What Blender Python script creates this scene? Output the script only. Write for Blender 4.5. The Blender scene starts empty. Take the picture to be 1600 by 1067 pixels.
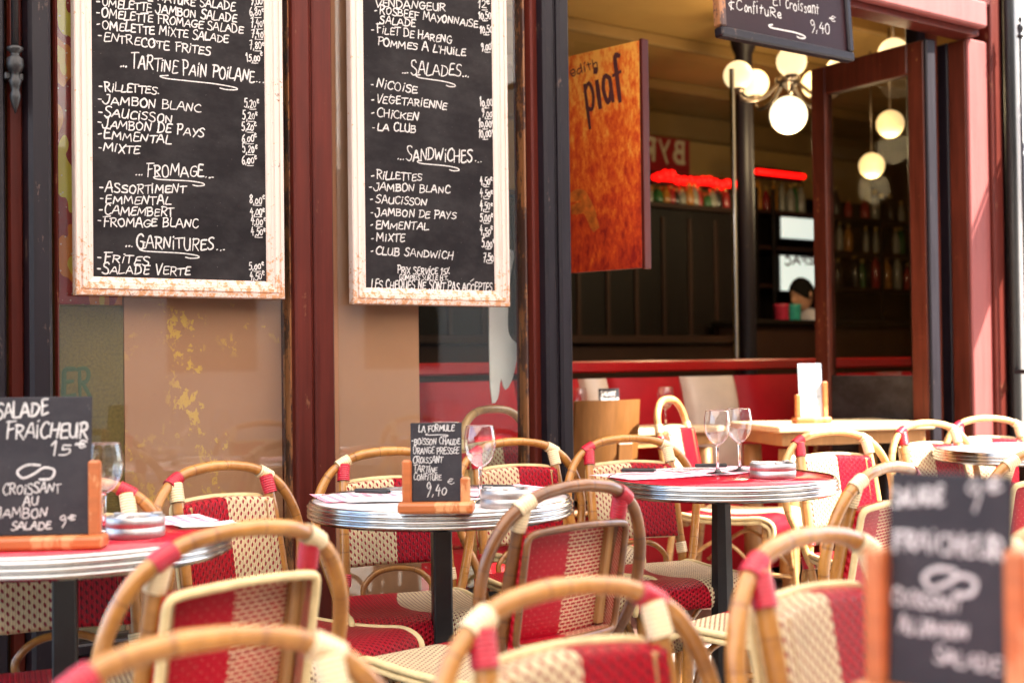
import bpy, bmesh, math, random
from mathutils import Vector, Matrix, Quaternion
R = math.radians
rnd = random.Random(7)
S = bpy.context.scene
col = S.collection

# ------------------------------------------------------------------ camera, sky, sun
FPX, PITCH, ROLL, CZ = 2030.0, .0158, .0125, 1.085
_fw = Vector((0, math.cos(PITCH), math.sin(PITCH))); _up = Vector((0, -math.sin(PITCH), math.cos(PITCH))); _ri = Vector((1, 0, 0))
RI = _ri*math.cos(ROLL) - _up*math.sin(ROLL); UP = _up*math.cos(ROLL) + _ri*math.sin(ROLL)
cd = bpy.data.cameras.new('camera'); cam = bpy.data.objects.new('camera', cd); col.objects.link(cam)
M4 = Matrix((RI, UP, -_fw)).transposed().to_4x4(); M4.translation = (0, 0, CZ); cam.matrix_world = M4
cd.sensor_width = 36; cd.lens = FPX/1600*36; cd.clip_end = 400; cd.clip_start = .02
cd.dof.use_dof = True; cd.dof.focus_distance = 3.6; cd.dof.aperture_fstop = 2.7
S.camera = cam
SUNV = Vector((.902, -.181, 1.0)).normalized()          # towards the sun
world = bpy.data.worlds.new('World'); S.world = world; world.use_nodes = True
wn = world.node_tree.nodes; wl = world.node_tree.links
sky = wn.new('ShaderNodeTexSky'); sky.sky_type = 'NISHITA'; sky.sun_disc = False
sky.sun_elevation = math.asin(SUNV.z); sky.sun_rotation = math.atan2(SUNV.x, SUNV.y)
sky.dust_density = 2.0
wl.new(sky.outputs[0], wn['Background'].inputs[0]); wn['Background'].inputs[1].default_value = .15
sl = bpy.data.lights.new('sun', 'SUN'); sl.energy = 5; sl.angle = R(.5); sl.color = (1, .94, .84)
so = bpy.data.objects.new('sun', sl); so.rotation_euler = SUNV.to_track_quat('Z', 'Y').to_euler(); so.location = (4, -2, 9); col.objects.link(so)
S.view_settings.view_transform = 'Standard'; S.view_settings.look = 'None'; S.view_settings.gamma = 1
S.view_settings.exposure = 2.8
S.cycles.max_bounces = 10; S.cycles.transparent_max_bounces = 16; S.cycles.caustics_reflective = False; S.cycles.caustics_refractive = False

# ------------------------------------------------------------------ shop frame: u along the front, w out to the street, z up
UD = Vector((.806, .592, 0)); ND = Vector((-.592, .806, 0)); N0 = 3.577
FA = math.atan2(.592, .806)
def F(u, w, z): return UD*u + ND*(N0-w) + Vector((0, 0, z))
def ray(px, py):
    d = _fw + RI*((px-800)/FPX) + UP*((533.5-py)/FPX)
    return d/d.y
def uz(px, py=500, w=0):
    d = ray(px, py); k = (N0-w)/(ND.dot(d))
    return k*UD.dot(d), CZ + k*d.z
def ux(px, w=0): return uz(px, 560, w)[0]
def at(px, py, Y):
    d = ray(px, py)*Y; return Vector((d.x, d.y, CZ+d.z))

# ------------------------------------------------------------------ mesh helpers
class MB:
    def __init__(s): s.v = []; s.f = []; s.uv = []; s.sm = []
    def add(s, vs, fs, uvs=None, smooth=False, mat=None):
        o = len(s.v)
        s.v += [tuple(mat @ Vector(p)) if mat else tuple(p) for p in vs]
        for i, f in enumerate(fs):
            s.f.append([a+o for a in f]); s.uv.append(uvs[i] if uvs else [(0, 0)]*len(f)); s.sm.append(smooth)
        return s
    def box(s, x0, x1, y0, y1, z0, z1, b=.003, mat=None, seg=1):
        bm = bmesh.new(); bmesh.ops.create_cube(bm, size=1)
        for v in bm.verts: v.co = ((x0+x1)/2+v.co.x*(x1-x0), (y0+y1)/2+v.co.y*(y1-y0), (z0+z1)/2+v.co.z*(z1-z0))
        b = min(b, .45*min(abs(x1-x0), abs(y1-y0), abs(z1-z0)))
        if b > 0: bmesh.ops.bevel(bm, geom=bm.edges[:], offset=b, segments=seg, affect='EDGES', profile=.5)
        bm.verts.index_update()
        s.add([v.co.copy() for v in bm.verts], [[v.index for v in f.verts] for f in bm.faces], None, False, mat); bm.free(); return s
    def tube(s, pts, r, seg=10, sub=4, closed=False, cap=True, flat=None):
        P = spline(pts, sub, closed) if sub > 1 else [Vector(p) for p in pts]
        n = len(P); T = []
        for i in range(n):
            a = P[(i-1) % n] if closed or i > 0 else P[0]; b = P[(i+1) % n] if closed or i < n-1 else P[-1]
            t = (b-a); T.append(t.normalized() if t.length > 1e-9 else Vector((0, 0, 1)))
        up = Vector((0, 0, 1)) if abs(T[0].z) < .9 else Vector((1, 0, 0))
        nr = (up - T[0]*up.dot(T[0])).normalized(); vs = []; L = [0]
        for i in range(n):
            if i:
                q = T[i-1].rotation_difference(T[i]); nr = q @ nr; nr = (nr - T[i]*nr.dot(T[i])).normalized(); L.append(L[-1]+(P[i]-P[i-1]).length)
            bn = T[i].cross(nr); rr = r(i/(n-1)) if callable(r) else r
            for k in range(seg):
                a = 2*math.pi*k/seg; vs.append(P[i] + (nr*math.cos(a)+bn*math.sin(a))*rr)
        fs = []; uvs = []; m = n if closed else n-1
        L.append(L[-1]+(P[0]-P[-1]).length)
        for i in range(m):
            j = (i+1) % n
            for k in range(seg):
                k2 = (k+1) % seg; fs.append([i*seg+k, i*seg+k2, j*seg+k2, j*seg+k])
                a, b = k/seg, (k+1)/seg; uvs.append([(a, L[i]), (b, L[i]), (b, L[i+1]), (a, L[i+1])])
        if cap and not closed:
            fs += [list(range(seg))[::-1], [(n-1)*seg+k for k in range(seg)]]; uvs += [[(0, 0)]*seg, [(0, 0)]*seg]
        return s.add(vs, fs, uvs, True)
    def lathe(s, prof, seg=32, c=(0, 0, 0), closed=False, smooth=True, openend=False):
        vs = []; fs = []; n = len(prof)
        for (r, z) in prof:
            for k in range(seg):
                a = 2*math.pi*k/seg; vs.append((c[0]+r*math.cos(a), c[1]+r*math.sin(a), c[2]+z))
        for i in range(n if closed else n-1):
            j = (i+1) % n
            for k in range(seg):
                k2 = (k+1) % seg; fs.append([i*seg+k, i*seg+k2, j*seg+k2, j*seg+k])
        if not closed:
            if prof[0][0] > 1e-6: fs.append(list(range(seg))[::-1])
            if prof[-1][0] > 1e-6 and not openend: fs.append([(n-1)*seg+k for k in range(seg)])
        return s.add(vs, fs, None, smooth)
    def quad(s, a, b, c, d, uv=((0, 0), (1, 0), (1, 1), (0, 1))): return s.add([a, b, c, d], [[0, 1, 2, 3]], [list(uv)])
    def grid(s, fn, nu, nv, uvf=None, smooth=True, flip=False):
        vs = []; fs = []; uvs = []
        for j in range(nv+1):
            for i in range(nu+1): vs.append(fn(i/nu, j/nv))
        for j in range(nv):
            for i in range(nu):
                a = j*(nu+1)+i; f = [a, a+1, a+nu+2, a+nu+1]; q = [(i, j), (i+1, j), (i+1, j+1), (i, j+1)]
                if flip: f = f[::-1]; q = q[::-1]
                fs.append(f); uvs.append([(uvf(x/nu, y/nv) if uvf else (x/nu, y/nv)) for x, y in q])
        return s.add(vs, fs, uvs, smooth)
    def build(s, name, mat, parent=None, loc=None, rot=None, mats=None):
        me = bpy.data.meshes.new(name); me.from_pydata(s.v, [], s.f); me.update()
        l = me.uv_layers.new(name='UVMap'); i = 0; dat = []
        for u in s.uv:
            for p in u: dat += [p[0], p[1]]
        l.data.foreach_set('uv', dat); me.polygons.foreach_set('use_smooth', s.sm)
        me.materials.append(mat)
        o = bpy.data.objects.new(name, me); col.objects.link(o)
        if parent: o.parent = parent
        if loc is not None: o.location = loc
        if rot is not None: o.rotation_euler = rot
        return o
def spline(pts, sub, closed=False):
    p = [Vector(a) for a in pts]; n = len(p); out = []
    for i in range(n if closed else n-1):
        g = (lambda k: p[k % n]) if closed else (lambda k: p[max(0, min(n-1, k))])
        a, b, c, d = g(i-1), g(i), g(i+1), g(i+2)
        for k in range(sub):
            t = k/sub; out.append(.5*((2*b)+(c-a)*t+(2*a-5*b+4*c-d)*t*t+(3*b-a-3*c+d)*t**3))
    if not closed: out.append(p[-1])
    return out
def empty(name, label, cat, loc=(0, 0, 0), rz=0, group=None):
    o = bpy.data.objects.new(name, None); o.empty_display_size = .1; col.objects.link(o)
    o.location = loc; o.rotation_euler = (0, 0, rz); return tag(o, label, cat, group)
def tag(o, label=None, cat=None, group=None, kind=None):
    if label: o['label'] = label
    if cat: o['category'] = cat
    if group: o['group'] = group
    if kind: o['kind'] = kind
    return o
def copy_tree(o, parent=None):
    c = o.copy(); col.objects.link(c)
    if parent: c.parent = parent
    for ch in list(o.children): copy_tree(ch, c)
    return c

# ------------------------------------------------------------------ materials
class NT:
    def __init__(s, name):
        s.m = bpy.data.materials.new(name); s.m.use_nodes = True; s.t = s.m.node_tree; s.n = s.t.nodes; s.l = s.t.links
        s.b = s.n['Principled BSDF']; s.out = s.n['Material Output']
    def node(s, t, **k):
        x = s.n.new('ShaderNode'+t)
        for a, b in k.items(): setattr(x, a, b)
        return x
    def link(s, a, b): s.l.new(a, b); return s
    def inp(s, sock, v):
        if hasattr(v, 'is_output') or hasattr(v, 'links'): s.l.new(v, sock)
        else: sock.default_value = v
    def math(s, op, a, b=0, c=0):
        x = s.node('Math', operation=op); s.inp(x.inputs[0], a); s.inp(x.inputs[1], b)
        if op in ('SMOOTH_MIN', 'MULTIPLY_ADD', 'COMPARE'): s.inp(x.inputs[2], c)
        return x.outputs[0]
    def mix(s, f, a, b):
        x = s.node('Mix', data_type='RGBA'); s.inp(x.inputs[0], f)
        s.inp(x.inputs[6], (*a, 1) if isinstance(a, tuple) else a); s.inp(x.inputs[7], (*b, 1) if isinstance(b, tuple) else b); return x.outputs[2]
    def noise(s, sc, det=4, rough=.6, vec=None, scale3=None):
        x = s.node('TexNoise'); x.inputs['Scale'].default_value = sc; x.inputs['Detail'].default_value = det; x.inputs['Roughness'].default_value = rough
        v = vec or s.obj()
        if scale3:
            mp = s.node('Mapping'); mp.inputs['Scale'].default_value = scale3; s.l.new(v, mp.inputs[0]); v = mp.outputs[0]
        s.l.new(v, x.inputs['Vector']); return x.outputs['Fac']
    def obj(s):
        if not hasattr(s, '_tc'): s._tc = s.node('TexCoord')
        return s._tc.outputs['Object']
    def uv(s):
        s.obj(); return s._tc.outputs['UV']
    def ramp(s, f, a, b):
        x = s.node('MapRange'); x.clamp = True; s.l.new(f, x.inputs[0]); x.inputs[1].default_value = a; x.inputs[2].default_value = b; return x.outputs[0]
    def set(s, base=None, rough=None, metal=None, spec=None, bump=None, bs=.3, bd=.002, coat=None):
        if base is not None: s.inp(s.b.inputs['Base Color'], (*base, 1) if isinstance(base, tuple) else base)
        if rough is not None: s.inp(s.b.inputs['Roughness'], rough)
        if metal is not None: s.b.inputs['Metallic'].default_value = metal
        if spec is not None: s.b.inputs['Specular IOR Level'].default_value = spec
        if coat is not None: s.b.inputs['Coat Weight'].default_value = coat; s.b.inputs['Coat Roughness'].default_value = .15
        if bump is not None:
            x = s.node('Bump'); x.inputs['Strength'].default_value = bs; x.inputs['Distance'].default_value = bd; s.l.new(bump, x.inputs['Height']); s.l.new(x.outputs[0], s.b.inputs['Normal'])
        return s.m
def sc3(c, k): return tuple(min(1, x*k) for x in c)
def plain(name, c, rough=.5, metal=0, var=.2, sc=12, bump=.25, bsc=80, spec=.5, coat=None, bd=.002, stretch=None):
    t = NT(name); n = t.noise(sc, 5, scale3=stretch); f = t.ramp(n, .3, .7)
    n2 = t.noise(bsc, 4, scale3=stretch)
    return t.set(t.mix(f, sc3(c, 1-var), sc3(c, 1+var)), t.math('MULTIPLY_ADD', n2, .25, rough-.12), metal, spec, n2 if bump else None, bump, bd, coat)
def wood(name, c, rough=.4, var=.35, worn=None, wornamt=.62, coat=.2, vert=True, spec=.5):
    t = NT(name); st = (30, 30, 1.6) if vert else (1.6, 30, 30)
    g = t.noise(1.6, 6, .65, scale3=st); big = t.noise(3, 3)
    f = t.ramp(t.math('MULTIPLY_ADD', big, .35, t.math('MULTIPLY', g, .75)), .35, .78)
    base = t.mix(f, sc3(c, 1-var), sc3(c, 1+var))
    if worn:
        w = t.ramp(t.math('MULTIPLY_ADD', t.noise(60, 4), .25, t.noise(5, 6, .7, scale3=(4, 4, 1.2))), wornamt, wornamt+.05)
        base = t.mix(w, base, worn)
    return t.set(base, t.math('MULTIPLY_ADD', g, .3, rough-.12), 0, spec, g, .25, .0015, coat)
def emit(name, c, k):
    t = NT(name); t.b.inputs['Base Color'].default_value = (*c, 1); t.b.inputs['Emission Color'].default_value = (*c, 1); t.b.inputs['Emission Strength'].default_value = k; return t.m
M = {}
M['rattan'] = None
def rattan(name, c1, c2, node):
    t = NT(name); oi = t.node('ObjectInfo'); uvv = t.uv()
    sep = t.node('SeparateXYZ'); t.link(uvv, sep.inputs[0])
    v = t.math('ADD', sep.outputs[1], t.math('MULTIPLY', oi.outputs['Random'], 3.1))
    n = t.noise(9, 5, .65, scale3=(1, 1, 1)); f = t.ramp(t.noise(26, 4, .6, scale3=(1, 1, .35)), .3, .75)
    wv = t.node('TexNoise'); wv.noise_dimensions = '1D'; wv.inputs['Scale'].default_value = 7.5; wv.inputs['Detail'].default_value = 0; t.link(v, wv.inputs['W'])
    ring = t.ramp(t.math('ABSOLUTE', t.math('SUBTRACT', wv.outputs['Fac'], .52)), .012, 0)
    base = t.mix(f, c1, c2); base = t.mix(t.math('MULTIPLY', t.ramp(n, .46, .72), .8), base, node)
    base = t.mix(t.math('MULTIPLY', ring, .7), base, node)
    return t.set(base, t.math('MULTIPLY_ADD', n, .25, .18), 0, .5, t.math('SUBTRACT', f, t.math('MULTIPLY', ring, 1.2)), .25, .0012, .35)
M['rattan'] = rattan('rattan', (.30, .115, .018), (.50, .225, .045), (.13, .042, .008))
M['rattan_sun_tint'] = rattan('rattan_sun_tint', (.46, .23, .07), (.66, .40, .16), (.28, .12, .04))  # lighter copy of the rattan, full sun put into its colour
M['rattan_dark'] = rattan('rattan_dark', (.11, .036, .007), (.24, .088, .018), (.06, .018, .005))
M['cord'] = plain('cream_cord', (.66, .50, .25), .45, var=.18, sc=30, bump=.3, bsc=150)
def wrapmat(name, c):
    t = NT(name); sp = t.node('SeparateXYZ'); t.link(t.uv(), sp.inputs[0])
    s = t.math('ABSOLUTE', t.math('SINE', t.math('MULTIPLY', sp.outputs[1], 3.14159/.0062)))
    n = t.noise(40, 3)
    base = t.mix(t.ramp(s, .0, .4), sc3(c, .36), t.mix(n, sc3(c, .85), sc3(c, 1.15)))
    return t.set(base, .32, 0, .5, s, .8, .0015)
CREAM = (.82, .64, .39); RED = (.48, .004, .019)
M['wrap_c'] = wrapmat('wrap_cream', (.78, .60, .36)); M['wrap_r'] = wrapmat('wrap_red', (.46, .008, .028))
def weave(name, mode):
    """uv in metres; u<0 cream, u>0 red (mode 'front'/'seat'); 'back' = brick weave"""
    t = NT(name); sp = t.node('SeparateXYZ'); t.link(t.uv(), sp.inputs[0]); U, V = sp.outputs[0], sp.outputs[1]
    n = t.noise(35, 3); nb = t.noise(6, 3)
    if mode == 'seat':
        Uc = t.math('ADD', U, t.math('MULTIPLY', t.math('SINE', t.math('MULTIPLY', V, 9.0)), .035))
        side = t.math('GREATER_THAN', 0, Uc)
    else: side = t.math('GREATER_THAN', U, t.math('MULTIPLY', t.math('SINE', t.math('MULTIPLY', V, 400)), .0012))
    pu, pv = (.0108, .0200) if mode != 'seat' else (.0110, .0135)
    ru = t.math('DIVIDE', U, pu); cu = t.math('FLOOR', ru)
    rv = t.math('ADD', t.math('DIVIDE', V, pv), t.math('MULTIPLY', t.math('MODULO', t.math('ABSOLUTE', cu), 2), .5))
    fu = t.math('SUBTRACT', t.math('FRACT', ru), .5); fv = t.math('SUBTRACT', t.math('FRACT', rv), .5)
    dd = t.math('ADD', t.math('POWER', t.math('DIVIDE', fu, .27), 2), t.math('POWER', t.math('DIVIDE', t.math('ADD', fv, t.math('MULTIPLY', fu, .35)), .23), 2))
    dot = t.ramp(dd, 1.5, .8)
    strand = t.math('ABSOLUTE', t.math('SINE', t.math('MULTIPLY', U, 3.14159/.0054)))
    wavy = t.math('MULTIPLY', t.math('SINE', t.math('MULTIPLY', rv, 6.2832)), .3)
    h = t.math('ADD', t.math('SUBTRACT', strand, t.math('MULTIPLY', dot, 1.6)), wavy)
    gap = t.ramp(strand, .0, .30)
    v1 = t.mix(n, sc3(CREAM, .88), sc3(CREAM, 1.15)); v2 = t.mix(n, sc3(RED, .85), sc3(RED, 1.2))
    cream = t.mix(gap, sc3(CREAM, .62), v1); cream = t.mix(dot, cream, (.34, .008, .02) if mode != 'seat' else (.22, .035, .03))
    red = t.mix(gap, sc3(RED, .45), v2); red = t.mix(t.math('MULTIPLY', dot, .9), red, sc3(RED, .25))
    if mode == 'back':
        br = t.node('TexBrick'); mp = t.node('Mapping'); t.link(t.uv(), mp.inputs[0]); t.link(mp.outputs[0], br.inputs[0])
        br.inputs['Scale'].default_value = 1; br.inputs['Brick Width'].default_value = .0175; br.inputs['Row Height'].default_value = .0080; br.inputs['Mortar Size'].default_value = .0012; br.inputs['Mortar Smooth'].default_value = .3
        br.inputs['Color1'].default_value = (*sc3(RED, .85), 1); br.inputs['Color2'].default_value = (*sc3(RED, .6), 1); br.inputs['Mortar'].default_value = (*CREAM, 1)
        cream = br.outputs['Color']
        red = t.mix(t.math('MULTIPLY', t.ramp(dd, .08, .03), .7), sc3(RED, .85), (.7, .4, .3)); h = t.math('SUBTRACT', 1, br.outputs['Fac'])
    base = t.mix(side, cream, red)
    base = t.mix(t.math('MULTIPLY', t.ramp(nb, .5, .8), .25), base, (.10, .05, .03))
    return t.set(base, t.math('MULTIPLY_ADD', n, .2, .3), 0, .22, h, 1, .0035, 0)
M['weave_front'] = weave('weave_front', 'front'); M['weave_back'] = weave('weave_back', 'back'); M['weave_seat'] = weave('weave_seat', 'seat')
def slate(name, c, amt):
    t = NT(name); a = t.noise(4, 6, .7, scale3=(1, 1, 2)); b = t.noise(26, 5, .7); sm = t.ramp(t.math('MULTIPLY_ADD', b, .35, t.math('MULTIPLY', a, .8)), .5, .85)
    sp = t.ramp(t.noise(160, 2), .72, .76)
    base = t.mix(t.math('MULTIPLY', sm, amt), c, (.30, .28, .28)); base = t.mix(t.math('MULTIPLY', sp, .35), base, (.3, .27, .26))
    return t.set(base, t.math('MULTIPLY_ADD', b, .3, .5), 0, .16, b, .1, .001)
M['mahog'] = wood('mahogany_paint', (.068, .0095, .0055), .42, .35, worn=(.13, .05, .025), wornamt=.76, coat=.0, spec=.16)
M['mahog_worn'] = wood('worn_edge_wood', (.26, .105, .038), .5, .5, worn=(.05, .018, .012), wornamt=.60, coat=0)
M['dark_paint'] = wood('dark_painted_wood', (.0085, .0055, .0085), .42, .3, worn=(.08, .05, .04), wornamt=.765, coat=.0, spec=.22)
M['pink_paint'] = wood('faded_red_paint', (.20, .05, .045), .5, .18, coat=.0, spec=.3)
M['redwood'] = wood('varnished_red_wood', (.085, .017, .008), .4, .45, worn=(.22, .09, .035), wornamt=.765, coat=.05, spec=.25)
M['reflection_grey'] = slate('reflection_grey', (.022, .016, .014), .12)  # dark reflection of the lower door glass, put into a colour
M['orange_wood'] = wood('orange_wood', (.42, .115, .028), .42, .3, worn=(.55, .25, .10), wornamt=.67, vert=False)
M['light_wood'] = wood('oak', (.45, .235, .09), .42, .25, vert=False)
M['oak_sun_tint'] = wood('oak_sun_tint', (.60, .43, .25), .45, .18, vert=False, spec=.3)  # table top washed pale, sun glare put into the wood colour
M['bistro_wood'] = wood('oak_upright', (.34, .17, .06), .42, .25)
M['chair_oak'] = wood('dark_oak', (.15, .06, .014), .42, .25, coat=.1, spec=.3)
M['iron'] = plain('black_iron', (.010, .009, .010), .4, .2, .3, 30, .3, 120)
M['chrome'] = plain('polished_aluminium', (.46, .455, .45), .16, 1, .06, 14, .02, 60)
M['steel'] = plain('brushed_steel', (.50, .47, .46), .4, 1, .1, 6, .25, 40, stretch=(60, 60, .5))
M['sun_slate_writing'] = plain('sun_slate_grey', (.16, .18, .20), .6, 0, .2, 30, .1, 60)
M['slate_sun_tint'] = plain('slate_sun_tint', (.34, .38, .43), .4, 0, .06, 8, .05, 60)  # a slate coloured pale, with the sun glare in its base colour
M['lam_red'] = plain('red_laminate', (.50, .012, .03), .14, 0, .1, 5, .03, 60)
M['lam_white'] = plain('pale_laminate', (.72, .62, .62), .16, 0, .08, 5, .03, 60)
M['black_plastic'] = plain('black_plastic', (.012, .012, .013), .35, 0, .2, 20, .1, 90)
M['slate'] = slate('slate_black', (.0060, .0038, .0048), .085); M['slate_grey'] = slate('slate_grey', (.028, .025, .030), .10)
def chalkmat():
    t = NT('chalk'); n = t.ramp(t.noise(170, 3, .7), .25, .6)
    return t.set(t.mix(n, (.26, .245, .24), (.58, .555, .54)), .85, 0, .2)
M['chalk'] = chalkmat()
def distressed():
    t = NT('distressed_white_wood'); g = t.noise(7, 6, .7, scale3=(7, 7, 7)); fine = t.noise(130, 4, .7); zz = t.node('SeparateXYZ'); t.link(t.obj(), zz.inputs[0])
    st = t.ramp(t.noise(8, 5, .75, scale3=(14, 14, .5)), .52, .66)
    low = t.ramp(zz.outputs[2], .22, .0)          # wear is heavier along the foot of the frame
    w = t.ramp(t.math('ADD', t.math('MULTIPLY_ADD', fine, .3, t.math('MULTIPLY', g, .6)), t.math('MULTIPLY', low, .10)), .53, .58)
    d = t.ramp(t.math('MULTIPLY_ADD', fine, .4, t.math('MULTIPLY', t.noise(9, 5, .7), .6)), .62, .66)
    base = t.mix(t.math('MULTIPLY', st, .35), t.mix(w, (.58, .47, .42), (.46, .22, .10)), (.42, .27, .20)); base = t.mix(d, base, (.12, .05, .03))
    return t.set(base, .6, 0, .3, fine, .4, .001)
M['distressed'] = distressed()
def glassmat(name, tint=(1, 1, 1), f0=.035, rough=.0):
    t = NT(name); tr = t.node('BsdfTransparent'); tr.inputs[0].default_value = (*tint, 1); gl = t.node('BsdfGlossy'); gl.inputs['Roughness'].default_value = rough
    lw = t.node('LayerWeight'); lw.inputs[0].default_value = .5
    fr = t.math('MULTIPLY_ADD', t.math('POWER', lw.outputs['Facing'], 5), f0*25, f0); mx = t.node('MixShader')
    t.link(fr, mx.inputs[0]); t.link(tr.outputs[0], mx.inputs[1]); t.link(gl.outputs[0], mx.inputs[2]); t.link(mx.outputs[0], t.out.inputs[0]); return t.m
M['pane'] = glassmat('window_glass', (.93, .95, .93), .042, .015); M['thin_glass'] = glassmat('thin_glass', (.97, .955, .96), .11, .0); M['door_glass'] = glassmat('door_glass', (.80, .78, .74), .085, .02); M['clear_pane'] = glassmat('clear_glass', (.96, .97, .96), .003, .01)
t = NT('drinking_glass'); t.b.inputs['Transmission Weight'].default_value = 1; t.b.inputs['Roughness'].default_value = 0; t.b.inputs['IOR'].default_value = 1.46; t.b.inputs['Base Color'].default_value = (.98, .96, .97, 1); M['glass'] = t.m
def tanpanel():
    t = NT('tan_panel'); a = t.noise(2.2, 3); f = t.noise(30, 6, .68, scale3=(1, 1, .8)); big = t.noise(3.1, 2, .5); fl = t.math('MULTIPLY', t.ramp(f, .57, .585), t.ramp(big, .545, .60))
    sp = t.ramp(t.noise(95, 2), .73, .76)
    base = t.mix(a, (.34, .15, .085), (.43, .215, .125)); base = t.mix(t.math('MULTIPLY', sp, .5), base, (.12, .05, .03)); base = t.mix(t.math('MULTIPLY', fl, .8), base, (.62, .36, .08))
    return t.set(base, .5, 0, .3)
M['tan'] = tanpanel(); M['tan_plain'] = plain('tan_plain', (.40, .19, .105), .5, 0, .08, 2.5, .1, 60, spec=.3)
t = NT('olive_gold_panel'); n = t.noise(3.5, 5, .7); f = t.noise(120, 3, .7)
M['olive'] = t.set(t.mix(t.math('MULTIPLY', t.ramp(f, .42, .66), .55), t.mix(n, (.085, .055, .016), (.20, .13, .03)), (.05, .032, .014)), .6, 0, .3)
def posterwarm():
    t = NT('orange_poster'); a = t.noise(9, 5, .75, scale3=(1.6, 1.6, .9)); b = t.noise(34, 5, .75, scale3=(1.6, 1.6, .7)); zz = t.node('SeparateXYZ'); t.link(t.obj(), zz.inputs[0])
    g = t.ramp(zz.outputs[2], .0, .86)
    x = t.math('ADD', t.math('MULTIPLY_ADD', b, .75, t.math('MULTIPLY', a, .75)), t.math('MULTIPLY_ADD', g, .36, -.345))
    cr = t.node('ValToRGB'); e = cr.color_ramp.elements; e[0].position = .30; e[0].color = (.22, .008, .008, 1); e[1].position = .80; e[1].color = (.80, .36, .06, 1)
    k = e.new(.52); k.color = (.52, .05, .010, 1); k = e.new(.66); k.color = (.68, .14, .016, 1)
    t.link(x, cr.inputs[0]); return t.set(cr.outputs[0], .5, 0, .3)
M['poster'] = posterwarm()
def posterabs():
    t = NT('colour_poster'); a = t.noise(5, 2, .5, scale3=(2, 2, 1)); cr = t.node('ValToRGB'); cr.color_ramp.interpolation = 'CONSTANT'; e = cr.color_ramp.elements
    e[0].position = 0; e[0].color = (.62, .48, .06, 1); e[1].position = .40; e[1].color = (.28, .02, .02, 1)
    for p, c in ((.50, (.60, .17, .02, 1)), (.58, (.62, .42, .05, 1)), (.66, (.60, .40, .28, 1))): k = e.new(p); k.color = c
    t.link(a, cr.inputs[0]); dts = t.node('TexVoronoi'); dts.inputs['Scale'].default_value = 55; t.link(t.obj(), dts.inputs[0])
    return t.set(t.mix(t.math('MULTIPLY', t.ramp(dts.outputs['Distance'], .17, .12), .8), cr.outputs[0], (.6, .5, .38)), .5, 0, .3)
M['posterabs'] = posterabs()
def gingham():
    t = NT('pink_check_paper'); sp = t.node('SeparateXYZ'); t.link(t.uv(), sp.inputs[0])
    a = t.math('GREATER_THAN', t.math('SINE', t.math('MULTIPLY', sp.outputs[0], 2*math.pi/.032)), 0); b = t.math('GREATER_THAN', t.math('SINE', t.math('MULTIPLY', sp.outputs[1], 2*math.pi/.032)), 0)
    f = t.math('MULTIPLY', t.math('ADD', a, b), .5)
    return t.set(t.mix(f, (.82, .78, .78), (.66, .10, .20)), .7, 0, .3)
M['gingham'] = gingham(); M['paper'] = plain('white_paper', (.82, .78, .77), .7, 0, .05, 8, .1, 60)
def paving():
    t = NT('paving'); br = t.node('TexBrick'); t.link(t.obj(), br.inputs[0]); br.inputs['Scale'].default_value = 1; br.inputs['Brick Width'].default_value = .6; br.inputs['Row Height'].default_value = .4
    br.inputs['Mortar Size'].default_value = .006; br.inputs['Color1'].default_value = (.34, .31, .28, 1); br.inputs['Color2'].default_value = (.27, .25, .23, 1); br.inputs['Mortar'].default_value = (.10, .09, .08, 1)
    n = t.noise(12, 6, .7); return t.set(t.mix(t.math('MULTIPLY', n, .5), br.outputs[0], (.16, .14, .13)), .75, 0, .3, n, .3, .004)
M['paving'] = paving()
M['asphalt'] = plain('asphalt', (.05, .05, .052), .85, 0, .25, 40, .5, 200)
M['tile'] = plain('cafe_floor', (.10, .06, .045), .35, 0, .3, 6, .1, 60)
M['red_leather'] = plain('red_leatherette', (.33, .003, .008), .5, 0, .12, 8, .15, 160, spec=.2)
M['red_rail'] = plain('red_rail', (.34, .004, .005), .3, 0, .1, 8, .1, 100)
M['cream_leather'] = plain('cream_leatherette', (.60, .47, .36), .4, 0, .08, 8, .1, 160)
M['ceiling'] = plain('amber_plaster', (.37, .22, .065), .75, 0, .12, 2, .15, 30)
M['soffit'] = plain('amber_moulding', (.22, .125, .036), .7, 0, .12, 2, .15, 30)
M['black_wood'] = wood('black_brown_panelling', (.007, .004, .003), .5, .4, coat=0, spec=.15)
M['brown_wood'] = wood('brown_panelling', (.030, .012, .007), .5, .35, coat=0, spec=.2)
M['globe'] = emit('lit_globe', (1, .76, .40), .20); M['globe_hot'] = emit('bright_globe', (1, .86, .56), .34)
M['neon'] = emit('red_neon', (1, .003, .002), .55)
M['bronze'] = plain('aged_bronze', (.20, .16, .13), .35, 1, .2, 20, .1, 80)
M['brass'] = plain('brass', (.55, .36, .12), .3, 1, .2, 20, .1, 80)
M['mirror_glow'] = emit('reflection_panel', (.86, 1, .95), .10)  # glow put in for the street reflected in a bar mirror
M['white_wall'] = plain('white_render', (.70, .67, .64), .85, 0, .1, 6, .5, 60)
M['cream_wall'] = plain('cream_render', (.5, .44, .36), .85, 0, .1, 2, .3, 30)
M['refl_sign_red'] = plain('reflected_sign_red', (.30, .012, .015), .4, 0, .1, 8, .1, 60); M['refl_sign_ink'] = plain('reflected_sign_cream', (.62, .52, .36), .5, 0, .1, 20, .1, 60)
M['ink'] = plain('dark_ink', (.07, .016, .018), .6, 0, .1, 30, .1, 60); M['ink_green'] = plain('green_ink', (.035, .06, .018), .6, 0, .1, 30, .1, 60)
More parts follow.
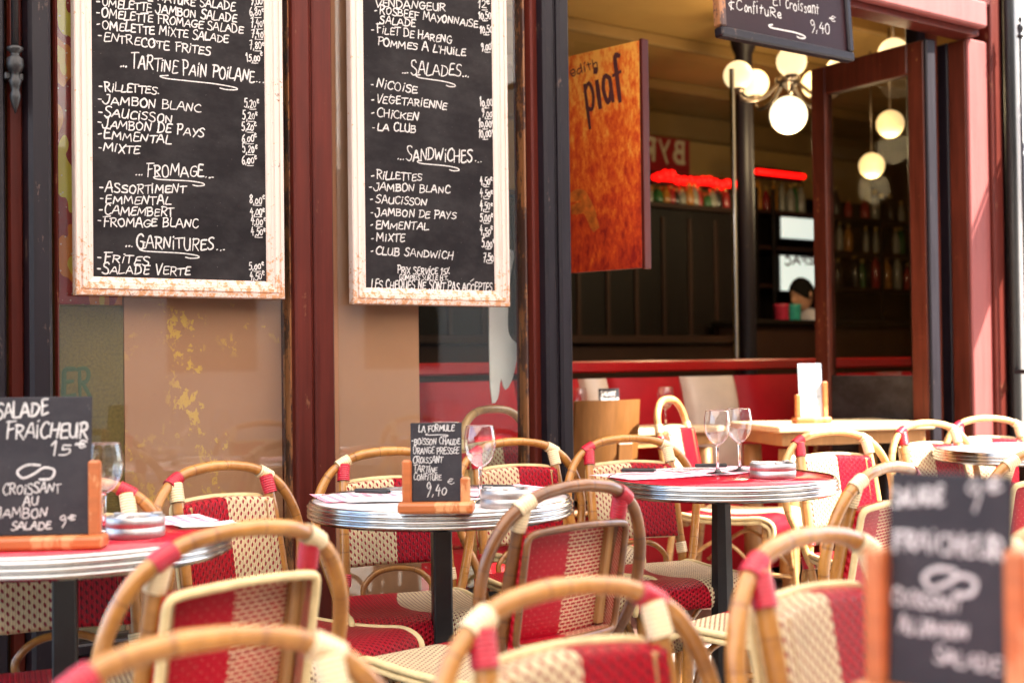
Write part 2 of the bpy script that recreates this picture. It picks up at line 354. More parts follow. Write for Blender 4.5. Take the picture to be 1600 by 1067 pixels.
def awn():
    t = NT('awning_cloth'); tl = t.node('BsdfTranslucent'); tl.inputs[0].default_value = (.80, .74, .68, 1); mx = t.node('MixShader'); mx.inputs[0].default_value = .5
    t.b.inputs['Base Color'].default_value = (.72, .68, .64, 1); t.b.inputs['Roughness'].default_value = .9
    t.link(t.b.outputs[0], mx.inputs[1]); t.link(tl.outputs[0], mx.inputs[2]); t.link(mx.outputs[0], t.out.inputs[0]); return t.m
M['awning'] = awn()

# ------------------------------------------------------------------ hand lettering (stroke font, all our own)
C_ = 'c'
GL = {
'A': (.72, [[(0, 0), (.30, .98), (.40, 1.0), (.70, 0)], [(.10, .36), (.60, .38)]]),
'B': (.64, [[(.08, 0), (.05, 1)], [C_, (0, .96), (.42, .98), (.50, .76), (.36, .56), (.10, .52)], [C_, (.10, .52), (.50, .50), (.60, .24), (.42, .02), (.02, 0)]]),
'C': (.64, [[C_, (.58, .84), (.44, 1), (.16, .86), (.04, .48), (.14, .12), (.38, -.02), (.62, .12)]]),
'D': (.70, [[(.10, .02), (.08, .98)], [C_, (0, .98), (.40, .94), (.64, .62), (.58, .22), (.30, 0), (.02, 0)]]),
'E': (.58, [[C_, (.56, .98), (.14, .94), (.10, .5), (.08, .04), (.30, 0), (.58, .05)], [(.10, .52), (.48, .55)]]),
'F': (.58, [[(.14, -.04), (.10, .94)], [(-.04, .93), (.60, 1.0)], [(.12, .50), (.48, .54)]]),
'G': (.70, [[C_, (.60, .86), (.42, 1), (.14, .84), (.04, .45), (.16, .08), (.44, -.02), (.62, .2), (.62, .44)], [(.36, .44), (.74, .46)]]),
'H': (.68, [[(.06, 1), (.04, 0)], [(.60, 1.04), (.58, -.02)], [(.04, .50), (.62, .54)]]),
'I': (.24, [[(.10, .74), (.08, 0)], [(.10, .98), (.13, 1.06)]]),
'J': (.52, [[C_, (.40, .98), (.40, .26), (.24, -.06), (.02, -.04), (-.10, .24)], [(.16, .98), (.42, .99)]]),
'K': (.62, [[(.06, 1), (.04, 0)], [(.56, .96), (.08, .46)], [(.20, .56), (.60, 0)]]),
'L': (.52, [[C_, (.10, 1), (.06, .5), (.05, .04), (.24, .0), (.54, .04)]]),
'M': (.86, [[(.02, 0), (.10, 1), (.40, .30), (.70, 1), (.80, 0)]]),
'N': (.70, [[(.04, 0), (.08, 1), (.56, .04), (.62, 1.02)]]),
'O': (.68, [[C_, (.34, 1), (.10, .84), (.03, .46), (.16, .06), (.40, 0), (.60, .26), (.60, .68), (.44, .96), (.28, 1)]]),
'P': (.60, [[(.10, -.02), (.08, 1)], [C_, (-.04, .96), (.36, 1), (.56, .80), (.46, .52), (.10, .46)]]),
'Q': (.70, [[C_, (.34, 1), (.10, .84), (.03, .46), (.16, .06), (.40, 0), (.60, .26), (.60, .68), (.44, .96), (.28, 1)], [(.40, .24), (.68, -.12)]]),
'R': (.64, [[(.08, 0), (.06, 1)], [C_, (-.04, .96), (.36, 1), (.54, .80), (.42, .54), (.10, .48)], [(.22, .48), (.62, -.02)]]),
'S': (.58, [[C_, (.56, .88), (.40, 1), (.14, .92), (.10, .68), (.30, .52), (.52, .36), (.50, .08), (.26, -.02), (.0, .10)]]),
'T': (.58, [[(.30, 0), (.28, .96)], [(-.06, .94), (.64, 1.0)]]),
'U': (.66, [[C_, (.06, 1), (.05, .40), (.16, .04), (.38, .0), (.54, .22), (.58, 1)], [(.58, 1), (.60, 0)]]),
'V': (.64, [[(.02, 1), (.26, 0), (.32, 0), (.62, 1.04)]]),
'W': (.92, [[(.02, 1), (.18, 0), (.44, .74), (.64, 0), (.90, 1.04)]]),
'X': (.60, [[(.04, .98), (.56, 0)], [(.56, 1.0), (.02, 0)]]),
'Y': (.58, [[(.02, 1), (.28, .50)], [(.58, 1.02), (.14, -.10)]]),
'Z': (.60, [[(.04, .98), (.56, 1), (.04, .02), (.60, .02)]]),
'0': (.56, [[C_, (.28, .8), (.08, .62), (.06, .24), (.24, 0), (.46, .16), (.48, .58), (.30, .8)]]),
'1': (.34, [[(.02, .70), (.22, 1), (.18, 0)]]),
'2': (.54, [[C_, (.06, .80), (.26, 1), (.46, .80), (.30, .40), (.04, .04), (.16, .06), (.52, .02)]]),
'3': (.52, [[C_, (.06, .92), (.34, .98), (.42, .76), (.18, .54), (.46, .36), (.36, .04), (.02, .06)]]),
'4': (.58, [[(.30, 1), (.04, .42), (.54, .46)], [(.40, .72), (.36, -.06)]]),
'5': (.54, [[(.50, 1), (.14, .98), (.10, .56)], [C_, (.10, .56), (.40, .60), (.48, .26), (.28, 0), (.02, .08)]]),
'6': (.54, [[C_, (.44, 1), (.14, .66), (.06, .24), (.24, 0), (.46, .16), (.40, .46), (.10, .36)]]),
'7': (.54, [[(.04, .94), (.50, 1), (.20, -.04)], [(.12, .48), (.46, .52)]]),
'8': (.54, [[C_, (.28, 1), (.08, .80), (.28, .52), (.46, .22), (.26, 0), (.06, .20), (.26, .52), (.44, .82), (.26, 1)]]),
'9': (.54, [[C_, (.46, .74), (.28, .96), (.08, .74), (.22, .50), (.44, .66), (.44, .4), (.22, -.1)]]),
',': (.22, [[(.12, .10), (.04, -.20)]]), '.': (.22, [[(.06, .02), (.13, .06)]]), "'": (.18, [[(.10, 1.02), (.06, .76)]]),
'-': (.46, [[(.02, .40), (.32, .43)]]), '%': (.7, [[(.06, 0), (.58, 1)], [(.10, .86), (.18, .78)], [(.46, .2), (.54, .12)]]),
'&': (.6, [[C_, (.5, .6), (.1, .5), (.2, .2), (.5, 0)], [(.3, .72), (.28, -.1)]]),
'€': (.50, [[C_, (.48, 1.1), (.22, 1.2), (.12, .9), (.22, .62), (.48, .68)], [(0, .96), (.36, .98)], [(0, .84), (.34, .86)]]),
'£': (.42, [[C_, (.34, 1.0), (.14, 1.08), (.06, .84), (.16, .60), (.36, .66)], [(-.02, .86), (.28, .88)]]),
' ': (.36, []),
}
LOW = {'d': (.5, [[C_, (.42, .58), (.2, .66), (.06, .36), (.2, .02), (.42, .3)], [(.44, 1.05), (.43, 0)]]), 'h': (.5, [[(.08, 1.05), (.06, 0)], [C_, (.06, .4), (.26, .64), (.42, .5), (.42, 0)]]),
 'a': (.5, [[C_, (.42, .58), (.2, .66), (.06, .36), (.2, .02), (.42, .3), (.42, .6), (.44, .02)]]), 'c': (.44, [[C_, (.40, .56), (.2, .64), (.06, .32), (.2, 0), (.42, .08)]]),
 'f': (.4, [[C_, (.4, 1.0), (.22, 1.02), (.18, .6), (.16, -.04)], [(.02, .6), (.36, .62)]]), 'i': (.2, [[(.1, .6), (.09, 0)], [(.1, .86), (.13, .9)]]),
 'n': (.5, [[(.06, .62), (.06, 0)], [C_, (.06, .4), (.26, .64), (.42, .5), (.42, 0)]]), 'o': (.5, [[C_, (.24, .64), (.06, .4), (.14, .04), (.36, .06), (.42, .4), (.24, .64)]]),
 'p': (.5, [[(.08, .64), (.06, -.4)], [C_, (.06, .5), (.3, .66), (.44, .36), (.3, .02), (.06, .1)]]), 'r': (.36, [[(.06, .62), (.06, 0)], [C_, (.06, .36), (.2, .58), (.36, .58)]]),
 's': (.4, [[C_, (.38, .56), (.2, .66), (.08, .5), (.32, .24), (.26, .0), (.02, .06)]]), 't': (.36, [[(.18, .9), (.17, .02)], [(.02, .62), (.36, .64)]]), 'u': (.5, [[C_, (.06, .62), (.08, .1), (.26, 0), (.4, .2)], [(.42, .62), (.42, 0)]]),
 'e': (.44, [[C_, (.08, .3), (.4, .36), (.3, .62), (.08, .5), (.08, .14), (.26, 0), (.44, .1)]])}
GL.update(LOW)
def stroke(mb, pts, wd, frame, h=.0005):
    """flat ribbon with a slightly raised middle, in a board's own plane; frame(x, z, lift) -> local point"""
    P = [Vector((a[0], a[1])) for a in pts]; n = len(P); vs = []
    if n < 2: return
    for i in range(n):
        t = P[min(i+1, n-1)]-P[max(i-1, 0)]
        if t.length < 1e-9: t = Vector((1, 0))
        t.normalize(); nn = Vector((-t.y, t.x)); k = .78 if i in (0, n-1) else 1
        e = t*(-wd*.4 if i == 0 else (wd*.4 if i == n-1 else 0))
        for q, l in ((-.5, .0001), (0, h), (.5, .0001)):
            p = P[i]+nn*wd*q*k+e; vs.append(frame(p.x, p.y, l))
    fs = []
    for i in range(n-1):
        for k in (0, 1): a = i*3+k; fs.append([a, a+1, a+4, a+3])
    mb.add(vs, fs)
def write(mb, txt, p0, p1, cap, wd, frame, slant=.16, mirror=False, jit=.075):
    p0 = Vector(p0); p1 = Vector(p1); tot = 0
    for ch in txt: tot += GL.get(ch, GL[' '])[0]+.10
    d = p1-p0; k = d.length/max(tot-.10, .1); ex = d.normalized(); ez = Vector((-ex.y, ex.x)); x = 0
    prev = ' '
    for ch in txt:
        w_, st = GL.get(ch, GL[' ']); dy = rnd.uniform(-jit, jit)*1.2; sc = (1+rnd.uniform(-jit, jit)*2)*(1.16 if prev == ' ' and jit else 1); prev = ch; wk = wd*rnd.uniform(.82, 1.15); sl = slant+rnd.uniform(-.10, .12)*min(1, jit*20)
        for s_ in st:
            cur = s_[0] == 'c'; q = [Vector((a, b, 0)) for a, b in (s_[1:] if cur else s_)]
            q = [v+Vector((rnd.uniform(-.5, .5)*jit, rnd.uniform(-.55, .55)*jit, 0)) for v in q]
            if cur: q = spline(q, 4)
            elif len(q) == 2: q = [q[0], (q[0]+q[1])/2, q[1]]
            else:
                qq = []
                for a, b in zip(q, q[1:]): qq += [a, a.lerp(b, .12), a.lerp(b, .88)]
                q = qq+[q[-1]]
            pts = []
            for v in q:
                gx = (w_-v.x if mirror else v.x)
                pp = p0+ex*(x+(gx+sl*v.y*(.6))*k)+ez*((v.y*sc+dy)*cap); pts.append((pp.x, pp.y))
            stroke(mb, pts, wk*rnd.uniform(.85, 1.12), frame)
        x += (w_+.10+rnd.uniform(-.5, .5)*jit)*k
def swirl(mb, p0, p1, wd, frame, amp):
    p0 = Vector(p0); p1 = Vector(p1); d = p1-p0; ez = Vector((-d.y, d.x)).normalized()
    q = [(.10, .9), (.0, .55), (.08, .15), (.35, .12), (.7, .1), (.95, -.25), (.98, -.75), (.85, -1.0), (.76, -.8)]
    pts = [p0+d*a+ez*(b*amp) for a, b in q]
    stroke(mb, [(v.x, v.y) for v in spline([(p.x, p.y, 0) for p in pts], 6)], wd, frame)
def loopswirl(mb, c, w, h, wd, frame):
    q = [(.1, .9), (-.25, .95), (-.5, .2), (-.35, -.6), (-.05, -.1), (.2, .6), (.48, .3), (.4, -.7), (.1, -.8)]
    stroke(mb, [(v.x, v.y) for v in spline([(c[0]+a*w, c[1]+b*h/2, 0) for a, b in q], 6)], wd, frame)

# ------------------------------------------------------------------ ground and room structure
def flat(name, mat, u0, u1, w0, w1, z, kind='structure'):
    o = MB().quad((u0, -w1, 0), (u1, -w1, 0), (u1, -w0, 0), (u0, -w0, 0)).build(name, mat, None, ND*N0+Vector((0, 0, z)), (0, 0, FA)); return tag(o, kind=kind)
flat('ground', M['asphalt'], -150, 150, -150, 150, -.14)
pv = MB().box(-30, 40, -4.6, .0, -.13, 0, .01).build('pavement', M['paving'], None, ND*N0, (0, 0, FA)); tag(pv, kind='structure')
fl = MB().box(.6, 10.5, .005, 6.2, -.12, .001, 0).build('cafe_floor', M['tile'], None, ND*N0, (0, 0, FA)); tag(fl, kind='structure')

FR = dict(loc=ND*N0, rot=(0, 0, FA))       # objects below use x = u, y = -w, z
shop = empty('cafe_front', 'dark red and black wooden cafe shopfront with two glazed bays and an open doorway', 'building', ND*N0, FA)
def sp(mb, name, mat, parent=None): return mb.build(name, mat, parent or shop)
def post(u0, u1, w0, w1, z0=0, z1=3.05, b=.006): return MB().box(u0, u1, -w1, -w0, z0, z1, b)
# left edge posts
sp(post(ux(-60), ux(11, .05), -.06, .05), 'pillar', M['dark_paint'])
sp(post(ux(13, .0), ux(37, .0), -.06, .012), 'pillar', M['mahog'])
sp(post(ux(37), ux(48), -.06, -.03), 'recess', M['dark_paint'])
sp(post(ux(48, .07), ux(84, .07), -.06, .07, b=.010), 'pillar', M['dark_paint'])
sp(post(ux(85), ux(92), -.03, .012), 'window_bead', M['mahog'])
# middle column with a groove and a worn left edge
a, b = ux(463, .05), ux(524, .05); g = ux(491, .05)
sp(post(a, g-.004, -.06, .05), 'column', M['mahog']); sp(post(g+.004, b, -.06, .05), 'column', M['mahog']); sp(post(g-.006, g+.006, -.05, .043), 'column_groove', M['mahog'])
sp(post(ux(454), a-.001, -.03, .02), 'column_edge', M['mahog_worn'])
# right pillar: red part, worn edge and dark projecting part
sp(post(ux(819), ux(830, .03), -.03, .018), 'pillar_edge', M['mahog_worn'])
sp(post(ux(830, .03)+.001, ux(853, .05), -.06, .05), 'pillar', M['mahog'])
a, b, c = ux(856, .09), ux(877, .10), ux(897, .10)
sp(post(a, b-.003, -.06, .09, b=.009), 'pillar', M['dark_paint']); sp(post(b+.003, c, -.10, .10, b=.009), 'pillar', M['dark_paint']); sp(post(b-.006, b+.006, -.05, .085), 'pillar_groove', M['dark_paint'])
# stall riser, sills, head
for (x0, x1) in ((85, 455), (526, 819)):
    u0, u1 = ux(x0)+.001, ux(x1)-.001
    sp(MB().box(u0, u1, -.02, .05, .0, .30, .006), 'stall_riser', M['brown_wood'])
    sp(MB().box(u0, u1, -.035, .05, .302, .335, .006), 'sill', M['dark_paint'])
    p = sp(MB().box(u0+.006, u1-.006, -.003, .003, .336, 2.70, 0), 'window_pane', M['pane'])
    sp(MB().box(u0, u1, -.03, .05, 2.702, 3.05, .006), 'window_head', M['mahog'])
# things behind the glass
def behind(px0, px1, w, z0, z1, name, mat, par=None):
    u0, u1 = ux(px0, w), ux(px1, w)
    return MB().box(u0, u1, -w, -w+.012, z0, z1, .001).build(name, mat, par, ND*N0, (0, 0, FA))
tag(behind(194, 462, -.05, .34, 2.68, 'window_board', M['tan']), 'tan board flecked with gold filling the window behind the longer menu', 'board', 'boards behind the window glass')
tag(behind(520, 655, -.05, .34, 2.68, 'window_board', M['tan_plain']), 'plain tan board behind the left half of the narrower window', 'board', 'boards behind the window glass')
ol = tag(behind(80, 193, -.05, .34, uz(140, 478, -.05)[1], 'gold_panel', M['olive']), 'speckled olive gold panel lettered in green at the window corner', 'panel')
tag(behind(80, 192, -.055, uz(140, 476, -.055)[1], 2.68, 'colour_poster', M['posterabs']), 'yellow, orange and red picture poster behind the window, left of the menu board', 'poster')
mb = MB(); fr = lambda x, z, l: (x, .05-.0005-l, z)
u0, z0 = uz(97, 620, -.05); u1, z1 = uz(137, 620, -.05)
fr = lambda x, z, l: (x, .0495-l, z)
write(mb, 'E', (u0, z0), (u0+.034, z0), .078, .013, fr, 0, jit=0); write(mb, 'R', (u0+.045, z0), (u0+.079, z0), .078, .013, fr, 0, jit=0)
mb.build('lettering', M['ink_green'], ol)
# lintel over the opening and the right jamb
sp(MB().box(ux(897, .05)+.002, ux(1551, .09), -.05, .06, 2.56, 2.59, .004), 'lintel_moulding', M['mahog'])
sp(MB().box(ux(897, .05)+.002, ux(1553, .09), -.09, .06, 2.592, 2.71, .008), 'lintel', M['pink_paint'])
sp(MB().box(ux(897, .05)+.002, ux(1556, .05), -.055, .06, 2.713, 3.05, .004), 'fascia', M['mahog'])
sp(post(ux(1480), ux(1493), -.20, -.13), 'door_jamb', M['dark_paint']); sp(post(ux(1495), ux(1512), -.24, -.13), 'door_jamb', M['redwood'])
sp(post(ux(1521, .012), ux(1552, .012), -.004, .012, z1=2.555), 'pilaster', M['pink_paint']); sp(post(ux(1521, .012)+.002, ux(1552, .012), -.10, -.0045, z1=2.555), 'pilaster_return', M['redwood']); sp(post(ux(1521, .012)+.001, ux(1552, .012), -.26, -.101, z1=2.555), 'pilaster_return', M['dark_paint']); sp(post(ux(1553, .02)+.003, ux(1573, .03), -.10, .03), 'pilaster', M['mahog'])
sp(post(ux(1575), ux(1584), -.10, .02), 'pilaster_edge', M['dark_paint'])
refl = MB(); q = [(0, .62), (.012, .62), (.014, .55), (.105, .54), (.09, .44), (.078, .30), (.085, .24), (.12, .20), (.10, .10), (.065, .05), (.045, .09), (.03, .02), (0, .06)]  # white shape added to stand for a bright reflection in the window
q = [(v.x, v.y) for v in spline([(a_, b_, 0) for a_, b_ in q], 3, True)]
refl.add([(x, 0, z) for x, z in q]+[(x, .006, z) for x, z in q], [list(range(len(q))), list(range(len(q), 2*len(q)))[::-1]]+[[(i+1) % len(q), i, len(q)+i, len(q)+(i+1) % len(q)] for i in range(len(q))])
u_, z_ = uz(767, 632, -.12); tag(refl.build('reflection_patch', M['paper'], None, F(u_, -.12, z_), (0, 0, FA)), 'white patch added for a reflection in the window glass by the dark pillar', 'cloth')  # no cloth, only a stand-in for the reflection
# open door leaf (hinged on the right jamb, swung inward)
def leaf(hu, hw, ang, wdt, name, z0=.03, z1=2.52):
    d = bpy.data.objects.new(name, None); col.objects.link(d); d.parent = shop; d.location = (hu, -hw, 0); d.rotation_euler = (0, 0, ang)
    s = .095; th = .028
    for nm, bx in (('hinge_stile', (0, s, z0, z1)), ('lock_stile', (wdt-s, wdt, z0, z1))):
        MB().box(bx[0], bx[1], -th, th, bx[2], bx[3], .006).build(nm, M['redwood'], d)
    MB().box(s+.001, wdt-s-.001, -th, th, z1-.14, z1, .006).build('top_rail', M['redwood'], d); MB().box(s+.001, wdt-s-.001, -th, th, z0, z0+.30, .006).build('bottom_rail', M['redwood'], d)
    MB().box(s-.004, wdt-s+.004, -.012, .012, z0+.301, 1.0, .004).build('glass_reflection', M['reflection_grey'], d)  # solid panel added where the lower glass only shows a dark reflection
    MB().box(s-.004, wdt-s+.004, -.004, .004, 1.002, z1-.14, 0).build('door_glass', M['door_glass'], d)
    MB().box(-.022, -.001, -th-.004, th+.004, z0, z1, .006).build('edge_strip', M['dark_paint'], d)
    return d
d = leaf(ux(1466), -.03, R(86), .70, 'door')
mb = MB(); mb.box(.012, .032, -.036, -.029, 1.43, 1.58, .002); mb.tube([(.022, -.03, 1.54), (.022, -.06, 1.53), (.022, -.06, 1.47), (.022, -.03, 1.46)], .005, 6, 4); mb.build('handle', M['bronze'], d)

# neighbour wall, rods
tag(MB().box(ux(1590), ux(1590)+8, -.03, .3, 0, 9, .01).build('white_wall', M['white_wall'], None, **FR), 'white rendered wall of the house right of the cafe', 'wall')
pj = empty('shade_board', 'unseen wooden board added on the white wall to shade the pilaster', 'sign', ND*N0, FA)  # out of view, added only to throw a shadow band on the pilaster
MB().box(6.06, 6.10, -.98, -.40, 2.46, 2.92, .006).build('board', M['dark_paint'], pj); MB().tube([(6.08, -.02, 2.98), (6.08, -1.0, 2.98)], .012, 8, 1).build('bracket', M['iron'], pj)
tag(MB().tube([(ux(1586, .05), -.05, 0), (ux(1586, .05), -.05, 6)], .028, 12, 1).build('drainpipe', M['iron'], None, **FR), 'black downpipe between the cafe and white wall', 'pipe')
def rod(px, pyb, w, label, name='iron_rod', up=True):
    u, z = uz(px, pyb, w); o = empty(name, label, 'iron rod', F(u, w, 0), FA, 'wrought iron rods on the shopfront')
    if up:
        MB().tube([(0, 0, z+.17), (0, 0, 3.0)], .0095, 12, 1).build('shaft', M['iron'], o)
        pr = [(.010, .18), (.020, .175), (.022, .168), (.012, .16), (.012, .152), (.021, .145), (.022, .125), (.018, .112), (.010, .106), (.012, .095), (.017, .085), (.012, .07), (.010, .062), (.014, .05), (.014, .04), (.008, .02), (.001, .0)]
        MB().lathe(pr, 16, (0, 0, z)).build('finial', M['iron'], o)
        MB().box(-.024, .024, .006, .05, z+.09, z+.11, .003).build('bracket', M['iron'], o)
    else:
        MB().tube([(0, 0, 0), (0, 0, z-.12)], .009, 10, 1).build('shaft', M['iron'], o)
        MB().lathe([(.009, -.12), (.016, -.115), (.016, -.105), (.009, -.10), (.013, -.085), (.016, -.07), (.011, -.055), (.006, -.05), (.009, -.04), (.009, -.03), (.001, 0)], 14, (0, 0, z)).build('finial', M['iron'], o)
        MB().box(-.012, .012, .006, .06, 1.0, 1.02, .003).build('bracket', M['iron'], o)
    return o
rod(24, 178, .07, 'iron rod hanging down in front of the dark left pillar, ending in a turned pendant')
rod(1594, 20, .12, 'iron rod standing before the white wall with a pointed finial', up=False)

# the house across the street (it shows in the window glass)
hs_ = empty('opposite_house', 'pale stone house across the street, seen only as a reflection in the window glass', 'house', ND*(N0-13), FA)
MB().box(-22, 30, -8, 0, -.14, 12, .02).build('wall', M['cream_wall'], hs_)
for fl_ in range(3):
    for i in range(17): MB().box(-20.5+3*i, -19.2+3*i, -.2, .02, 1.0+3.6*fl_, 3.3+3.6*fl_, .02).build('window', M['black_wood'], hs_)
# awning above the terrace, which throws the shade
aw = empty('awning', 'pale cloth awning stretched over the terrace above the menu boards', 'awning', ND*N0, FA)
AE = 4.72
mb = MB(); mb.grid(lambda a, b: (-4+(AE+4)*a, -.05-4.55*b, 3.10-.46*b-.03*math.sin(b*math.pi)), 24, 10); mb.build('cloth', M['awning'], aw)
mb = MB(); mb.grid(lambda a, b: (-4+(AE+4)*a, -4.60, 2.64-.16*b-.02*abs(math.sin(a*90))*b), 180, 2); mb.build('valance', M['awning'], aw)
for u in (-3.5, .5, 4.6): MB().tube([(u, -.05, 2.98), (u, -2.3, 2.76), (u, -4.58, 2.60)], .02, 8, 1).build('arm', M['iron'], aw)

# ------------------------------------------------------------------ cafe room
room = empty('cafe_room', 'amber ceilinged cafe interior seen through the open front', 'room', ND*N0, FA)
MB().box(.6, 10.4, .06, 6.2, 3.2, 3.3, 0).build('ceiling', M['ceiling'], room)
MB().box(.6, 10.4, 4.50, 4.597, 2.98, 3.198, .03, seg=3).build('cornice', M['soffit'], room)
for y in (.55, 1.1, 1.6, 2.6, 3.6): MB().box(.6, 10.4, y, y+.05, 3.12, 3.198, .008).build('beam', M['soffit'], room)
MB().box(.6, 10.4, 4.6, 4.7, 0, 3.199, 0).build('rear_wall', M['ceiling'], room)
MB().box(.5, .599, .06, 6.2, 0, 3.3, 0).build('side_wall', M['ceiling'], room); MB().box(10.41, 10.5, .06, 6.2, 0, 3.3, 0).build('side_wall', M['brown_wood'], room)
BQ = -1.31                                               # banquette line
def uxp(px, w): return ux(px, w)
bq = empty('banquette', 'long red banquette with cream bands and a red top rail', 'banquette', ND*N0, FA)
b0, b1 = ux(480, BQ), ux(1480, BQ)
MB().box(b0, b1, -BQ-.02, -BQ+.10, 1.028, 1.085, .008).build('top_rail', M['red_rail'], bq)
MB().box(b0, b1, -BQ+.0, -BQ+.09, 0, 1.00, .004).build('back_board', M['black_wood'], bq)
def pad(u0, u1, mat, nm):
    mb = MB()
    def fn(a, b):
        bul = math.sin(math.pi*min(1, max(0, a)))**.25*math.sin(math.pi*min(.999, .04+b*.9))**.3
        return (u0+(u1-u0)*a, -BQ-.01-.11*bul-.05*(1-b), .45+.55*b)
    mb.grid(fn, 16, 12); mb.build(nm, mat, bq)
segs = [480, 640, 800, 897, 938, 1056, 1138, 1320, 1400, 1480]; cr = (0, 0, 0, 0, 1, 0, 1, 0, 1)
for i in range(len(segs)-1):
    u0, u1 = ux(segs[i], BQ), ux(segs[i+1], BQ); c_ = i in (3, 5)
    pad(u0, u1, M['cream_leather'] if c_ else M['red_leather'], 'back_pad')
MB().box(b0, b1, -BQ-.55, -BQ-.01, .34, .46, .03, seg=3).build('seat_pad', M['red_leather'], bq); MB().box(b0, b1, -BQ-.52, -BQ-.01, .07, .338, .004).build('base', M['red_leather'], bq)
# glass screen on the banquette, iron column
gs = empty('glass_screen', 'tall clear glass screen standing on the red banquette rail', 'screen', ND*N0, FA)
MB().box(ux(905, BQ-.03), ux(1148, BQ-.03), -BQ+.025, -BQ+.035, 1.087, 2.65, 0).build('pane', M['clear_pane'], gs)
MB().box(ux(1148, BQ-.03)+.001, ux(1152, BQ-.03), -BQ+.018, -BQ+.042, 1.087, 2.65, .002).build('edge_strip', M['chrome'], gs)
pc = at(1168, 500, 8.0)
ic = empty('iron_column', 'slim dark column rising from the bar to the ceiling', 'column', (pc.x, pc.y, 0))
MB().lathe([(.075, 0), (.075, .1), (.055, .14), (.053, 2.96), (.07, 3.0), (.08, 3.04), (.08, 3.115)], 24).build('shaft', M['dark_paint'], ic)
# dark panelled partition with bottles and red neon
PW = -3.2
pt = empty('panelled_partition', 'dark wood panelled partition behind the banquette with bottles along its top', 'partition', ND*N0, FA)
pu0, pu1 = ux(560, PW), ux(1178, PW)
MB().box(pu0, pu1, -PW, -PW+.10, 0, 2.16, .006).build('board', M['black_wood'], pt); MB().box(pu0-.02, pu1+.02, -PW-.03, -PW+.14, 2.162, 2.20, .006).build('ledge', M['brown_wood'], pt)
for i in range(13):
    u = pu0+(pu1-pu0)*(i+.5)/13; MB().box(u-.018, u+.018, -PW-.014, -PW-.001, .2, 2.1, .004).build('rib', M['brown_wood'], pt)
MB().box(pu0, pu1, -PW-.30, -PW-.016, 1.20, 1.25, .004).build('shelf_board', M['brown_wood'], pt); MB().box(pu0, pu1, -PW-.26, -PW-.02, 0, 1.198, .004).build('plinth', M['brown_wood'], pt)
def bottle_mesh(h, r, nk=.3): return [(r*.9, 0), (r, .01), (r, h*(1-nk)-.04), (r*.8, h*(1-nk)), (r*.36, h*(1-nk)+.04), (r*.34, h-.01), (r*.4, h-.008), (r*.4, h), (.001, h)]
bt_mats = [plain('bottle_'+n, c, .12, 0, .1, 10, 0, 60) for n, c in (('green', (.02, .10, .03)), ('amber', (.35, .14, .02)), ('clear', (.22, .21, .17)), ('red', (.30, .02, .02)), ('dark', (.02, .015, .015)))]
bt_names = ['green', 'amber', 'pale', 'red', 'black']; bproto = {}
cap_mat = M['brass']
def bottle(u, w, z, k, h, where):
    o = empty('bottle', f'{bt_names[k]} bottle standing {where}', 'bottle', F(u, w, z), 0, f'{bt_names[k]} bottles in the bar')
    MB().lathe(bottle_mesh(h, .036), 14).build('body', bt_mats[k], o); MB().lathe([(.017, h-.03), (.018, h+.012), (.001, h+.013)], 10).build('cap', cap_mat, o)
    o.scale = (rnd.uniform(.75, 1.25),)*2+(rnd.uniform(.8, 1.2),); return o
for i in range(13):
    u = ux(1022, PW)+(ux(1148, PW)-ux(1022, PW))*(i+.5)/13
    bottle(u, PW-.05+rnd.uniform(-.02, .02), 2.201, (2, 0, 1, 3, 4, 2, 1, 2, 3, 0, 2, 4, 3)[i], rnd.choice((.11, .13, .15)), 'on the dark partition ledge under the red neon')
def neon(px0, py0, px1, py1, w, label, n):
    u0, z0 = uz(px0, py0, w); u1, z1 = uz(px1, py1, w); z1 = z0
    o = empty('neon_light', label, 'neon light', F(u0, w, z0), FA, 'red neon strips over the bar'); L = u1-u0
    MB().tube([(0, 0, 0), (L, 0, 0)], .022, 10, 1).build('tube', M['neon'], o)
    mb = MB()
    for i in range(n): mb.lathe([(.001, -.036), (.026, -.024), (.036, 0), (.026, .024), (.001, .036)], 10, (L*(i+.5)/n, -.02, rnd.uniform(-.015, .03)))
    if n > 5: mb.build('bulb_row', M['neon'], o)
    MB().box(0, L, .024, .05, -.05, .05, .004).build('backing', M['black_wood'], o)
    return o
neon(1021, 277, 1147, 261, PW-.12, 'red neon strip of round bulbs over the bottles left of the column', 13)
neon(1182, 268, 1256, 262, PW-.5, 'smooth red neon strip right of the dark column above the bar shelves', 3)
# mirror reflection of an enamel sign, painted on a plate on the back wall
w_ = -4.55; u0, z1 = uz(1016, 216, w_ ); u1, z0 = uz(1077, 274, w_); z1 = uz(1047, 214, w_)[1]
sg = empty('sign_reflection', 'painted mirror reflection of a red sign, cream letters reversed, high on the amber wall', 'sign', F(u0-.35, w_, z0), FA)
MB().box(0, u1-u0+.35, -.01, .012, 0, z1-z0, .003).build('plate', M['refl_sign_red'], sg)
mb = MB(); fr = lambda x, z, l: (x, -.0105-l, z); L = u1-u0+.35; cw = .17; hh = (z1-z0)*.55; x = L-.05
for ch in 'BYRRH'[:4]:
    write(mb, ch, (x-cw*.78, .1), (x-.02, .1), hh, .036, fr, 0, mirror=True, jit=0); x -= cw
mb.build('lettering', M['refl_sign_ink'], sg)
